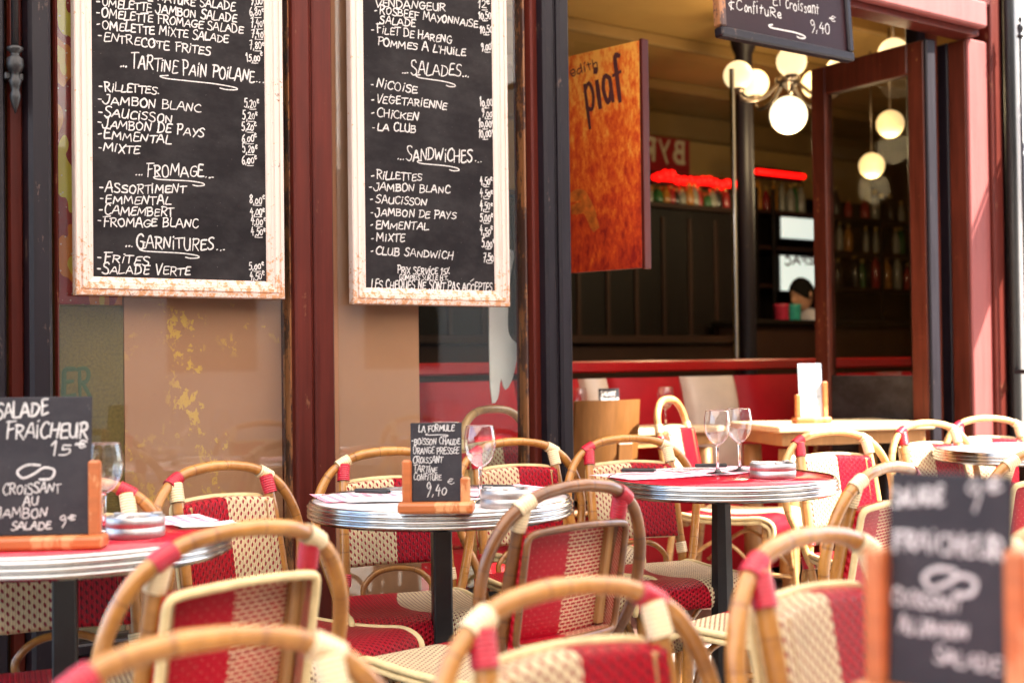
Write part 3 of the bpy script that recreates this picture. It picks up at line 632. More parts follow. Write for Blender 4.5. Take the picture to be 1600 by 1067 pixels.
# back bar on the right with shelves, panels glowing as mirror reflections, bottles and glasses
BW = -3.85
bb = empty('back_bar', 'dark back bar with shelves of bottles behind the counter', 'bar shelves', ND*N0, FA)
s0, s1 = ux(1183, BW), ux(1470, BW)
MB().box(s0, s1, -BW+.30, -BW+.34, 0, 2.5, .004).build('back_panel', M['black_wood'], bb)
shz = [uz(1230, 330, BW)[1], uz(1230, 386, BW)[1], uz(1230, 445, BW)[1]]
for z in shz: MB().box(s0, s1, -BW, -BW+.297, z-.03, z, .004).build('shelf', M['brown_wood'], bb)
for px in (1184, 1211, 1288, 1380, 1466):
    u = ux(px, BW); MB().box(u-.02, u+.02, -BW-.02, -BW-.001, 1.0, 2.5, .004).build('upright', M['black_wood'], bb)
for (x0, x1, y0, y1, lab, wr) in ((1214, 1284, 340, 377, 'wide glowing panel made as a mirror reflection on the upper shelf of the back bar', 0), (1213, 1267, 400, 456, 'square glowing panel made as a mirror reflection behind the barman with dark writing', 1)):
    u0, zt = uz(x0, y0, BW-.02); u1, zb = uz(x1, y1, BW-.02)
    o = empty('reflection_panel', lab, 'reflection', F(u0, BW+.03, zb), FA, 'glowing mirror reflections of the back bar')
    MB().box(0, u1-u0, -.012, .012, 0, zt-zb, .003).build('panel', M['mirror_glow'], o); MB().box(-.012, u1-u0+.012, .0125, .02, -.012, zt-zb+.012, .002).build('frame', M['iron'], o)  # panel and frame only stand in for a mirror reflection
    if wr:
        mb = MB(); fr = lambda x, z, l: (x, -.0125-l, z); write(mb, 'CAFE', (.03, (zt-zb)*.74), (u1-u0-.03, (zt-zb)*.78), .06, .016, fr, 0, mirror=True); mb.build('lettering', M['ink'], o)
for r_, z in enumerate(shz):
    for i in range(9):
        px = 1189+i*11.5+rnd.uniform(-2, 2)
        if r_ and px > 1208: continue
        bottle(ux(px, BW+.0), BW-.14+rnd.uniform(-.05, .05), z+.001, rnd.choice((2, 1, 0, 2, 1, 3)), rnd.choice((.22, .25, .30)), ('on the top', 'on the middle', 'on the lower')[r_]+' shelf of the back bar')
    for i in range(7):
        px = 1335+i*17
        bottle(ux(px, BW), BW-.14+rnd.uniform(-.05, .05), z+.001, rnd.choice((2, 1, 0, 2, 4, 3)), rnd.choice((.22, .27, .30)), ('on the top', 'on the middle', 'on the lower')[r_]+' shelf seen through the door glass')
CW = -2.75
ct = empty('bar_counter', 'brown panelled bar counter in front of the barman', 'counter', ND*N0, FA); c0, c1 = ux(1180, CW), ux(1560, CW); cz = uz(1240, 500, CW)[1]
MB().box(c0, c1, -CW, -CW+.35, 0, cz-.04, .004).build('front', M['brown_wood'], ct); MB().box(c0-.03, c1, -CW-.05, -CW+.40, cz-.038, cz, .008).build('top', M['black_wood'], ct)
for px, nm, mt, lab in ((1241, 'tin', plain('teal_tin', (.03, .26, .22), .4), 'small teal tin on the bar counter beside the barman'), (1222, 'tin', plain('crimson_tin', (.35, .02, .05), .4), 'small crimson tin on the bar counter')):
    tg = tag(MB().lathe([(.05, 0), (.055, .005), (.055, .10), (.058, .105), (.058, .12), (.001, .122)], 20).build(nm, mt, None, F(ux(px, CW-.15), CW-.15, cz+.001)), lab, 'tin')
# chandelier
ch = at(1232, 180, 7.45)
cl = empty('chandelier', 'bronze chandelier with lit opal globes hanging in the cafe', 'chandelier', (ch.x, ch.y, 0), .3)
MB().tube([(0, 0, 3.19), (0, 0, ch.z+.28)], .010, 8, 1).build('stem', M['bronze'], cl)
MB().lathe([(.001, .14), (.02, .15), (.05, .17), (.075, .19), (.07, .215), (.03, .235), (.022, .28), (.03, .30), (.012, .33)], 20, (0, 0, ch.z)).build('body', M['bronze'], cl)
def globe(mb, c, r, n=18): mb.lathe([(max(.001, r*math.sin(math.pi*i/n)), -r*math.cos(math.pi*i/n)) for i in range(n+1)], 28, c); return mb
globe(MB(), (0, 0, ch.z), .107).build('globe', M['globe_hot'], cl)
lampd = []
for i in range(5):
    a = 2*math.pi*i/5+.5; cx, cy = .30*math.cos(a), .30*math.sin(a); gz = ch.z+.22+.02*(i % 2)
    MB().tube([(.04*math.cos(a), .04*math.sin(a), ch.z+.20), (.15*math.cos(a), .15*math.sin(a), ch.z+.10), (.26*math.cos(a), .26*math.sin(a), ch.z+.08), (cx, cy, ch.z+.12)], .011, 8, 5).build('arm', M['bronze'], cl)
    MB().lathe([(.02, 0), (.04, .012), (.035, .03)], 14, (cx, cy, gz-.098)).build('cup', M['bronze'], cl)
    globe(MB(), (cx, cy, gz), .083).build('globe', M['globe'], cl)
def lamp(p, e, r=.1, c=(1, .76, .42)):
    l = bpy.data.lights.new('globe_light', 'POINT'); l.energy = e; l.color = c; l.shadow_soft_size = r; o = bpy.data.objects.new('globe_light', l); o.location = p; col.objects.link(o); return o
lo = lamp((0, 0, ch.z-.19), 5.5, .1); lo.parent = cl
lo = lamp((0, 0, ch.z+.42), 2.2, .1); lo.parent = cl
for k, (px, py, Y, lab) in enumerate(((1396, 84, 7.2, 'opal globe ceiling lamp glimpsed above the open door'), (1391, 194, 8.0, 'higher opal globe lamp added for a globe reflected in the door glass'), (1362, 259, 8.6, 'lower opal globe lamp added for a globe reflected in the door glass'))):  # last two are added in place of globes reflected in the door
    p = at(px, py, Y); o = empty('globe_lamp', lab, 'lamp', (p.x, p.y, 0), 0, 'single globe lamps in the cafe, two added for reflections'); globe(MB(), (0, 0, p.z), .085).build('globe', M['globe'], o); MB().tube([(0, 0, p.z+.085), (0, 0, 3.115)], .008, 8, 1).build('stem', M['bronze'], o)
    lo = lamp((0, 0, p.z-.15), 3 if Y > 7.9 else .8, .1); lo.parent = o  # stronger under the added pair, to brighten the bar
# barman
def barman():
    p = at(1266, 462, 9.9); base = Vector((p.x, p.y, 0)); top = p.z+.12
    root = empty('person', 'dark haired person in a pale shirt behind the bar, head bowed to the left', 'person', base, R(-60))
    k = top/1.72
    V = [(0, 0, .95), (0, .0, 1.12), (0, -.01, 1.32), (0, -.03, 1.43), (0, -.05, 1.50), (.19, 0, 1.38), (.24, -.05, 1.14), (.20, -.24, 1.04), (-.19, 0, 1.38), (-.24, -.05, 1.14), (-.20, -.24, 1.04), (.10, 0, .90), (.11, 0, .50), (.11, .02, .08), (.11, -.14, .04), (-.10, 0, .90), (-.11, 0, .50), (-.11, .02, .08), (-.11, -.14, .04)]
    E_ = [(0, 1), (1, 2), (2, 3), (3, 4), (3, 5), (5, 6), (6, 7), (3, 8), (8, 9), (9, 10), (0, 11), (11, 12), (12, 13), (13, 14), (0, 15), (15, 16), (16, 17), (17, 18)]
    RD = [.15, .14, .155, .09, .055, .068, .05, .036, .068, .05, .036, .09, .065, .045, .04, .09, .065, .045, .04]
    me = bpy.data.meshes.new('body'); me.from_pydata([(a*k, b*k, c*k) for a, b, c in V], E_, []); o = bpy.data.objects.new('body', me); col.objects.link(o); o.parent = root
    m = o.modifiers.new('skin', 'SKIN'); m.use_smooth_shade = True
    for i, r in enumerate(RD): me.skin_vertices[0].data[i].radius = (r*k, r*.8*k)
    me.skin_vertices[0].data[0].use_root = True
    s_ = o.modifiers.new('sub', 'SUBSURF'); s_.levels = 2; s_.render_levels = 2
    me.materials.append(plain('pale_shirt', (.42, .40, .47), .8, 0, .1, 20, .2, 60))
    skin = plain('skin', (.36, .18, .11), .5, 0, .1, 30, .1, 100, spec=.4)
    hd = bpy.data.objects.new('head_pose', None); bpy.data.objects.remove(hd)
    hm = MB(); hz = 1.60*k
    def hf(a, b):
        th = 2*math.pi*a; ph = math.pi*(b-.5); c = math.cos(ph); x, y, z = math.cos(th)*c*.075, math.sin(th)*c*.095, math.sin(ph)*.118
        if z < 0: x *= 1+.9*z*2.2; y += -.012*(-z/.118)
        front = max(0, -math.sin(th))*c
        y -= .022*math.exp(-((math.cos(th)/.18)**2))*math.exp(-((z+.012)/.02)**2)*front
        y += .010*math.exp(-(((abs(math.cos(th))-.38)/.16)**2))*math.exp(-((z-.012)/.016)**2)*front
        y -= .006*math.exp(-((math.cos(th)/.25)**2))*math.exp(-((z+.05)/.01)**2)*front
        v = Matrix.Rotation(R(18), 3, 'X') @ Vector((x, y, z)); return (v.x, v.y-.085, v.z+hz)
    hm.grid(hf, 48, 32)
    for sx in (-1, 1): hm.lathe([(.001, -.03), (.012, -.02), (.016, 0), (.012, .022), (.001, .03)], 10, (sx*.077, -.075, hz))
    hm.build('head', skin, root)
    hr = MB()
    def hrf(a, b):
        th = 2*math.pi*a; lo_ = -.25+.75*max(0, -math.sin(th))**2; ph = lo_+(math.pi/2-lo_)*b; c = math.cos(ph); q = 1.08+.02*math.sin(9*th)*math.sin(7*ph)
        v = Matrix.Rotation(R(18), 3, 'X') @ Vector((math.cos(th)*c*.08*q, (math.sin(th)*c*.10+.006)*q, math.sin(ph)*.122*q+.004)); return (v.x, v.y-.085, v.z+hz)
    hr.grid(hrf, 36, 14); hr.build('hair', plain('dark_hair', (.005, .004, .0035), .8, 0, .3, 60, .5, 200, spec=.1), root)
    for sx in (-1, 1):                                    # hands rest on the counter side
        hb = MB(); x0, y0, z0 = sx*.20*k, -.25*k, 1.035*k
        hb.tube([(x0, y0, z0), (x0, y0-.05, z0-.01), (x0, y0-.095, z0-.014)], lambda q: .030-.004*q, 10, 3)
        for i in range(4): hb.tube([(x0+(i-1.5)*.018, y0-.085, z0-.012), (x0+(i-1.5)*.02, y0-.125-.01*(i in (1, 2)), z0-.02), (x0+(i-1.5)*.021, y0-.155-.012*(i in (1, 2)), z0-.04)], lambda q: .0088-.002*q, 8, 3)
        hb.tube([(x0-sx*.022, y0-.03, z0), (x0-sx*.05, y0-.06, z0-.01), (x0-sx*.055, y0-.09, z0-.02)], lambda q: .0105-.002*q, 8, 3)
        hb.build('hand', skin, root)
barman()
# orange poster panel swung out inside the opening
pa = Vector((.236, 5.15, 0)); pb = Vector((.497, 4.90, 0)); v = pb-pa; ang = math.atan2(v.y, v.x); L = v.length
ps = empty('poster_panel', 'orange and red poster panel hanging in the opening beside the dark pillar', 'poster', (pa.x, pa.y, 1.435), ang)
MB().box(0, L, -.004, .004, 0, .86, .001).build('poster', M['poster'], ps)
MB().box(L+.001, L+.016, -.006, .034, -.005, .865, .002).build('frame', M['mahog'], ps); MB().box(0, L, .0045, .030, 0, .86, .002).build('panel', M['redwood'], ps)
mb = MB(); fr = lambda x, z, l: (x, -.0045-l, z)
write(mb, 'piaf', (L*.27, .625), (L*.80, .655), .165, .020, fr, 0, jit=0); write(mb, 'edith', (L*.05, .775), (L*.46, .795), .036, .006, fr, 0); mb.build('lettering', M['ink'], ps)
mb = MB()                                                # pale petal shape low on the poster
for k in range(2): 
    q = [(.02+.01*k, .30-.05*k, 0), (.07+.02*k, .30-.055*k, 0), (.12+.012*k, .22-.045*k, 0)]; stroke(mb, [(v.x, v.y) for v in spline(q, 6)], .045, fr)
mb.build('print', plain('poster_gold', (.46, .11, .012), .5, 0, .5, 30), ps)

# ------------------------------------------------------------------ framed menu boards
def framed_board(px0, px1, pyb, w, ztop, label, grp='framed menu boards'):
    u0, zb = uz(px0, pyb, w+.03); u1 = uz(px1, pyb, w+.03)[0]; W = u1-u0; H = ztop-zb
    o = empty('menu_board', label, 'menu board', F(u0, w, zb), FA, grp)
    prof = [(0, .0), (0, .026), (.003, .030), (.012, .031), (.014, .027), (.018, .027), (.020, .031), (.030, .030), (.033, .024), (.038, .024), (.041, .021), (.050, .017), (.053, .013), (.053, .0)]
    for side in ((0, 0, 1, 0), (1, 0, 1, 1), (1, 1, 0, 1), (0, 1, 0, 0)):
        (ax, az, bx, bz) = side; mb = MB(); A = Vector((ax*W, 0, az*H)); B = Vector((bx*W, 0, bz*H)); d = (B-A).normalized(); inn = Vector((-d.z, 0, d.x)); n = len(prof); vs = []
        for (i_, h) in prof: vs += [A+inn*i_+d*i_+Vector((0, -h, 0)), B+inn*i_-d*i_+Vector((0, -h, 0))]
        mb.add(vs, [[2*k, 2*k+1, 2*k+3, 2*k+2] for k in range(n-1)]+[[0, 2*n-2, 2*n-1, 1]])
        mb.build('frame_rail', M['distressed'], o)
    MB().box(.050, W-.050, -.012, .004, .050, H-.050, 0).build('slate', M['slate'], o)
    loc = lambda x, y: (uz(x, y, w+.012)[0]-u0, uz(x, y, w+.012)[1]-zb)
    frm = lambda x, z, l: (x, -.0121-l, z)
    return o, loc, frm
o1, loc, frm = framed_board(119, 446, 461, .012, 2.45, 'wider framed blackboard menu at the left with a peeling white frame')
mb = MB(); CAP = .0225; WD = .0039
def wr(t, x0, y0, x1, y1, cap=CAP, wd=WD): write(mb, t, loc(x0, y0), loc(x1, y1), cap, wd, frm)
for l in (('OMELETTE NATURE SALADE', 158, -8, 367, 17), ('OMELETTE JAMBON SALADE', 159, 10, 372, 36), ('OMELETTE FROMAGE SALADE', 159, 27, 381, 53), ('OMELETTE MIXTE SALADE', 160, 45, 359, 68), ('ENTRECOTE FRITES', 162, 64, 330, 87),
          ('RILLETTES.', 163, 142, 250, 148), ('JAMBON BLANC', 162, 162, 313, 176), ('SAUCISSON', 163, 182, 269, 192), ('JAMBON DE PAYS', 161, 199, 319, 214), ('EMMENTAL', 162, 217, 266, 225), ('MIXTE', 162, 236, 219, 241),
          ('ASSORTIMENT', 164, 300, 290, 303), ('EMMENTAL', 164, 317, 267, 320), ('CAMEMBERT', 163, 335, 272, 338), ('FROMAGE BLANC', 161, 353, 309, 355), ('FRITES', 161, 409, 231, 414), ('SALADE VERTE', 160, 427, 295, 430)):
    wr(*l); wr('-', l[1]-9, l[2]-1, l[1]-3, l[2])
stroke(mb, [loc(239, 68), loc(242, 63), loc(246, 68)], .003, frm)
for t_, x0, y0, x1, y1, s in (('TARTINE PAIN POILANE', 205, 106, 396, 128, (250, 123, 372, 136)), ('FROMAGE', 229, 275, 317, 277, (240, 281, 320, 285)), ('GARNITURES', 213, 387, 335, 391, (218, 393, 312, 398))):
    wr(t_, x0, y0, x1, y1, .033, .0043); wr('...', x0-17, y0-1, x0-6, y0); wr('...', x1+3, y1, x1+17, y1+1); swirl(mb, loc(*s[:2]), loc(*s[2:]), .0035, frm, .012)
for t_, x, y in (('9,00£', 392, 8), ('6,80£', 390, 25), ('7,40£', 392, 43), ('7,40£', 393, 59), ('7,80£', 390, 77), ('15,00£', 385, 96), ('5,20£', 382, 168), ('5,20£', 379, 187), ('5,20£', 378, 204), ('6,00£', 378, 222), ('5,20£', 379, 239), ('6,00£', 378, 256), ('8,00£', 390, 318), ('4,00£', 391, 336), ('4,00£', 392, 351), ('4,50£', 392, 368), ('5,00£', 389, 421), ('4,50£', 390, 437)):
    wr(t_, x, y, x+(26 if len(t_) > 5 else 23), y, .021, .0034); stroke(mb, [loc(x+8, y+3), loc(x+14, y+3.3), loc(x+18, y+3)], .0026, frm)
mb.build('chalk_writing', M['chalk'], o1)
o2, loc, frm = framed_board(553, 798, 475, .012, 2.52, 'narrower framed blackboard menu in the second window bay, sandwiches lowest')
mb = MB(); WD = .0043; CAP = .0245
for l in (('VENDANGEUR', 586, 11, 696, 18), ('ROSBEEF MAYONNAISE', 593, 22, 746, 43), ('SALADE', 593, 37, 649, 43), ('FILET DE HARENG', 588, 51, 706, 68), ('POMMES A L\'HUILE', 590, 71, 728, 88),
          ('NICOISE', 588, 137, 652, 146), ('VEGETARIENNE', 588, 160, 697, 171), ('CHICKEN', 589, 182, 655, 189), ('LA CLUB', 590, 204, 649, 208), ('RILLETTES', 588, 279, 658, 283), ('JAMBON BLANC', 585, 297, 702, 302),
          ('SAUCISSON', 587, 317, 667, 321), ('JAMBON DE PAYS', 587, 337, 712, 342), ('EMMENTAL', 587, 357, 669, 360), ('MIXTE', 588, 377, 632, 378), ('CLUB SANDWICH', 587, 397, 708, 405)):
    wr(*l)
    if l[0] not in ('VENDANGEUR', 'SALADE', 'POMMES A L\'HUILE'): wr('-', l[1]-8, l[2]+1, l[1]-3, l[2]+1)
for t_, x0, y0, x1, y1, s in (('SALADES', 642, 115, 719, 120, (650, 122, 712, 131)), ('SANDWICHES', 635, 250, 739, 253, (652, 256, 718, 262))):
    wr(t_, x0, y0, x1, y1, .037, .0045); wr('...', x0-14, y0-1, x0-4, y0); wr('...', x1+3, y1, x1+14, y1+1); swirl(mb, loc(*s[:2]), loc(*s[2:]), .0036, frm, .013)
wr('PRIX SERVICE 15%', 621, 427, 703, 429, .020, .0034); wr('COMPRIS SUR LE H.T.', 624, 437, 700, 438, .015, .003); wr('LES CHEQUES NE SONT PAS ACCEPTES.', 580, 450, 770, 455, .025, .0038)
stroke(mb, [loc(630, 437), loc(627, 433)], .003, frm); stroke(mb, [loc(735, 440), loc(740, 436)], .003, frm); stroke(mb, [loc(611, 149), loc(609, 152)], .004, frm)
for t_, x, y in (('12£', 747, 13), ('10,50£', 748, 30), ('10,50£', 750, 52), ('9,00£', 752, 79), ('10,00£', 750, 166), ('9,00£', 753, 183), ('10,00£', 748, 199), ('10,00£', 748, 215), ('4,50£', 750, 289), ('4,50£', 750, 308), ('4,50£', 750, 328), ('5,00£', 750, 346), ('4,50£', 750, 366), ('5,00£', 753, 386), ('7,50£', 755, 408)):
    wr(t_, x, y, x+(24 if len(t_) > 5 else 20), y, .024, .0038); stroke(mb, [loc(x+6, y+3), loc(x+10, y+3.3), loc(x+14, y+3)], .003, frm)
mb.build('chalk_writing', M['chalk'], o2)
# hanging slate over the doorway
u0, zb = uz(1122, 58, .38); u1 = uz(1330, 103, .38)[0]; W = u1-u0
hs = empty('hanging_slate', 'dark framed slate hung above the open doorway priced 9,40', 'menu board', F(u0, .38, zb), FA)
hs.rotation_euler = (R(-4), 0, FA)
for bx in ((0, W, 0, .035), (0, W, .52, .555)): MB().box(bx[0], bx[1], -.022, .02, bx[2], bx[3], .006).build('frame_rail', M['dark_paint'], hs)
MB().box(W-.03, W, -.0215, .0195, .036, .519, .006).build('frame_rail', M['dark_paint'], hs); MB().box(-.001, .030, -.0215, .0195, .036, .519, .006).build('frame_rail', M['mahog_worn'], hs)
MB().box(.031, W-.031, -.010, .01, .036, .519, 0).build('slate', plain('wine_slate', (.016, .004, .006), .4, 0, .15, 5, .05, 60, spec=.15), hs)
for x in (.1, W-.1): MB().tube([(x, 0, .55), (x, 0, .82)], .004, 6, 1).build('hanger', M['iron'], hs)
mb = MB(); frm = lambda x, z, l: (x, -.0102-l, z); loc = lambda x, y: (uz(x, y, .39)[0]-u0, uz(x, y, .39)[1]-zb); WD = .0058
wr('ET', 1211, 8, 1226, 10, .034); wr('croissant', 1231, 13, 1283, 22, .040); wr('&', 1140, 12, 1150, 14, .034); wr('C', 1153, 15, 1163, 16, .034); wr('onf', 1165, 17, 1183, 20, .036); wr('ituRe', 1184, 20, 1222, 28, .036)
wr('9,40', 1268, 48, 1300, 55, .045); wr('€', 1298, 40, 1307, 42, .026, .004); wr('=', 1290, 1, 1300, 3)
swirl(mb, loc(1203, 44), loc(1260, 55), .006, frm, .016); mb.build('chalk_writing', M['chalk'], hs)

# ------------------------------------------------------------------ rattan chairs
def yb(z): return .2+(z-.43)*.18
def panel_parts(root, hw, z0, z1, flip, kind):
    dep = .036; r = .012
    xs = [-hw, -hw+.003, -hw+.008, -hw+.016]+[-hw+.016+(2*hw-.032)*i/14 for i in range(1, 14)]+[hw-.016, hw-.008, hw-.003, hw]
    zs = [z0, z0+.003, z0+.008, z0+.016]+[z0+.016+(z1-z0-.032)*i/8 for i in range(1, 8)]+[z1-.016, z1-.008, z1-.003, z1]
    def rnd_(x, z):
        e = min(hw-abs(x), z-z0, z1-z, r); return r-math.sqrt(max(0, r*r-(r-e)**2))
    def base(x, z): return yb(z)-.022-.016*(x/hw)**2
    def top(x): return -.010*(x/hw)**2
    nx, nz = len(xs)-1, len(zs)-1
    mb = MB(); idx = lambda f: (lambda a, b: f(xs[round(a*nx)], zs[round(b*nz)]))
    mb.grid(idx(lambda x, z: (x, base(x, z)+rnd_(x, z), z+top(x)*(z-z0)/(z1-z0))), nx, nz, idx(lambda x, z: (x*flip, z)))
    # flange ring, outer faces
    ring = [(x, z1) for x in xs]+[(hw, z) for z in zs[::-1]]+[(x, z0) for x in xs[::-1]]+[(-hw, z) for z in zs]
    pos = lambda x, z, d: (x, base(x, z)+r+d, z+top(x)*(z-z0)/(z1-z0))
    n = len(ring)
    vs = [pos(x, z, 0) for x, z in ring]+[pos(x, z, dep) for x, z in ring]
    fs = [[i, i+1, n+i+1, n+i] for i in range(n-1)]
    uvs = [[(ring[i][0]*flip, ring[i][1]), (ring[i+1][0]*flip, ring[i+1][1]), (ring[i+1][0]*flip, ring[i+1][1]+dep), (ring[i][0]*flip, ring[i][1]+dep)] for i in range(n-1)]
    mb.add(vs, fs, uvs, True)
    mb.build('back_panel', M['weave_front'], root)
    mb = MB(); hi, zi0, zi1 = hw-.006, z0+.006, z1-.006
    mb.grid(lambda a, b: (-hi+2*hi*a, base(-hi+2*hi*a, zi0+(zi1-zi0)*b)+.010, zi0+(zi1-zi0)*b), 16, 8, lambda a, b: ((-hi+2*hi*a)*flip, zi0+(zi1-zi0)*b), flip=True)
    vs = [pos(x*hi/hw, max(zi0, min(zi1, z)), 0) for x, z in ring]+[pos(x*hi/hw, max(zi0, min(zi1, z)), dep) for x, z in ring]
    mb.add(vs, [f[::-1] for f in fs], [u[::-1] for u in uvs], True)
    mb.build('rear_weave', M['weave_back'], root)
    rr = [(x, z1) for x in (-hw+.02, -hw/2, 0, hw/2, hw-.02)]+[(hw-.004, z1-.006)]+[(hw, z) for z in (z1-.03, (z0+z1)/2, z0+.03)]+[(hw-.004, z0+.006)]+[(x, z0) for x in (hw-.02, hw/2, 0, -hw/2, -hw+.02)]+[(-hw+.004, z0+.006)]+[(-hw, z) for z in (z0+.03, (z0+z1)/2, z1-.03)]+[(-hw+.004, z1-.006)]
    MB().tube([pos(x, z, dep+.002) for x, z in rr], .0078, 8, 4, closed=True).build('panel_trim', M['cord' if kind != 'dark' else 'rattan_dark'], root)
    for s in (-1, 1):                                     # inner side battens of the back tray
        MB().box(s*(hw-.022)-.009, s*(hw-.022)+.009, .004, .030, z0+.01, z1-.012, .003, mat=Matrix(((1, 0, 0, 0), (0, 1, .18, .2-.43*.18-.036), (0, 0, 1, 0), (0, 0, 0, 1)))).build('batten', M['bistro_wood'], root)
def sleeve(root, P, r, mat):
    Pn = spline(P, 12) if len(P) > 2 else [Vector(P[0]).lerp(Vector(P[1]), i/14) for i in range(15)]
    MB().tube(Pn, lambda q: r*(.97+.03*abs(math.sin(q*30))), 12, 1).build('wrap', mat, root)
def seat_parts(root, flip, zs=.44):
    prof = [(.185, zs-.012), (.17, zs-.002), (.10, zs-.006), (.0, zs-.008), (-.10, zs-.004), (-.17, zs+.002), (-.205, zs-.004), (-.228, zs-.018), (-.236, zs-.038), (-.234, zs-.066), (-.226, zs-.078)]
    pr = spline([(0, a, b) for a, b in prof], 3); L = [0]
    for a, b in zip(pr, pr[1:]): L.append(L[-1]+(b-a).length)
    n = len(pr)-1
    def hwid(y): return .175+(.185-y)/.42*.035-(.03*max(0, (y-.13)/.055)**2)
    def f(off):
        def g(a, b):
            p = pr[round(b*n)]; q = pr[min(n, round(b*n)+1)]-pr[max(0, round(b*n)-1)]; nn = Vector((0, q.z, -q.y)).normalized(); h = hwid(p.y)*(2*a-1); e = 1-abs(2*a-1)
            return (h, p.y-nn.y*off, p.z-nn.z*off+.004*min(1, e*5)*0)
        return g
    uvf = lambda a, b: (hwid(pr[round(b*n)].y)*(2*a-1)*flip, L[round(b*n)])
    mb = MB(); mb.grid(f(0), 20, n, uvf, flip=True); mb.grid(f(.012), 20, n, uvf); mb.build('seat', M['weave_seat'], root)
    for s in (-1, 1):
        MB().tube([(s*(hwid(p.y)+.002), p.y, p.z-.003) for p in pr], .0085, 8, 1).build('seat_cord', M['cord'], root)
        q = [(s*(hwid(p.y)+.001), p.y+(.016 if p.y < -.19 else 0), p.z-.020) for p in pr[:-4]]; MB().tube(q, .0078, 8, 1).build('seat_cord', M['cord'], root)
def legs(root, zs=.44, mat=None):
    mat = mat or M['rattan']
    for s in (-1, 1):
        MB().tube([(s*.165, -.185, zs-.03), (s*.172, -.19, .22), (s*.182, -.205, 0)], .0145, 10, 4).build('leg', mat, root)
        MB().tube([(s*.168, -.185, .20), (s*.168, .0, zs-.10), (s*.168, .19, .22)], .008, 8, 6).build('brace', mat, root)
        MB().tube([(s*.17, -.19, .17), (s*.165, .21, .17)], .009, 8, 1).build('stretcher', mat, root)
    MB().tube([(-.165, -.187, .20), (-.09, -.185, zs-.09), (.09, -.185, zs-.09), (.165, -.187, .20)], .008, 8, 6).build('brace', mat, root)
    MB().box(-.165, .165, -.20, -.17, zs-.055, zs-.022, .006).build('seat_rail', M['bistro_wood'], root); MB().box(-.16, .16, .15, .18, zs-.055, zs-.022, .006).build('seat_rail', M['bistro_wood'], root)
GRP = 'woven red and cream bistro chairs of the terrace'
def loop_chair(flip, pattern, kind, pale=False):
    root = empty('bistro_chair', 'x', 'chair', (0, 0, 0), 0, GRP); rt = M['rattan_dark' if pale == 'dark' else 'rattan_sun_tint' if pale else 'rattan']
    hp = [(-.164, .30), (-.170, .40), (-.190, .475), (-.216, .56), (-.228, .635), (-.218, .71), (-.180, .778), (-.115, .819), (-.045, .833)]
    hp = hp+[(0, .835)]+[(-x, z) for x, z in hp[::-1]]
    hy = lambda x, z: (yb(z)-.004-.35*max(0, abs(x)-.10)**1.0*.25) if z > .5 else yb(z)-.012-.018
    H = [(x, hy(x, z), z-.004) for x, z in hp]
    MB().tube(H, lambda q: .0132*(1+.045*math.sin(q*31)+.05*max(0, math.sin(q*17+1))**14), 12, 8).build('hoop', rt, root)
    cm = {'c': M['wrap_c'], 'r': M['wrap_r']}
    for s in (-1, 1):
        up = [(s*.178, .275, 0), (s*.165, .225, .25), (s*.157, .188, .44), (s*.150, yb(.52)-.022, .52), (s*.146, yb(.66)-.020, .66), (s*.140, yb(.80)-.012, .80)]
        MB().tube(up, .0148, 12, 5).build('upright', rt, root)
        hc, uc = pattern[s]
        Q = spline([Vector(p) for p in H], 8); j = min(range(len(Q)), key=lambda i: (Q[i].x-s*.140)**2+(Q[i].z-.80)**2)
        sleeve(root, [Q[j-2], Q[j], Q[j+2]], .0172, cm[hc])
        sleeve(root, [(s*.1405, yb(.80)-.012, .797), (s*.1445, yb(.75)-.017, .752)], .0182, cm[hc] if hc == uc else cm[uc])
        sleeve(root, [(s*.1512, yb(.50)-.022, .495), (s*.1545, yb(.46)-.022, .462)], .0178, cm['r' if s < 0 else 'c'])
        sleeve(root, [(s*.1645, yb(.43)-.016, .425), (s*.166, yb(.39)-.020, .385)], .024, cm['r' if s < 0 else 'c'])
    MB().tube([(-.095, .19, .42), (-.098, .195, .455), (-.06, .20, .492), (0, .205, .503), (.06, .20, .492), (.098, .195, .455), (.095, .19, .42)], .0088, 8, 5).build('arch', rt, root)
    panel_parts(root, .142, .515, .752, flip, kind); seat_parts(root, flip); legs(root, .44, rt)
    return root
def arch_chair(flip, pale=True):
    root = empty('bistro_chair', 'x', 'chair', (0, 0, 0), 0, 'narrow arched bistro chairs'); rt = M['rattan_sun_tint']
    hp = [(-.17, 0), (-.165, .25), (-.16, .44), (-.158, .60), (-.155, .76), (-.140, .85), (-.085, .905), (0, .918)]; hp = hp+[(-x, z) for x, z in hp[:-1][::-1]]
    H = [(x, (yb(z)+.01 if z > .4 else .21+(.44-z)*.12), z) for x, z in hp]
    MB().tube(H, .0145, 12, 6).build('hoop', rt, root)
    for s in (-1, 1): sleeve(root, [(s*.156, yb(.70)+.01, .715), (s*.1555, yb(.75)+.01, .77)], .0178, M['wrap_r']); sleeve(root, [(s*.155, yb(.78)+.01, .78), (s*.150, yb(.81)+.01, .815)], .0178, M['wrap_c'])
    panel_parts(root, .140, .52, .80, flip, 'x'); seat_parts(root, flip, .455); legs(root, .455, rt); return root
PT = {'solid': {-1: ('r', 'r'), 1: ('c', 'c')}, 'mixed': {-1: ('c', 'r'), 1: ('r', 'c')}, 'mirror': {-1: ('r', 'c'), 1: ('c', 'r')}}
protos = {}
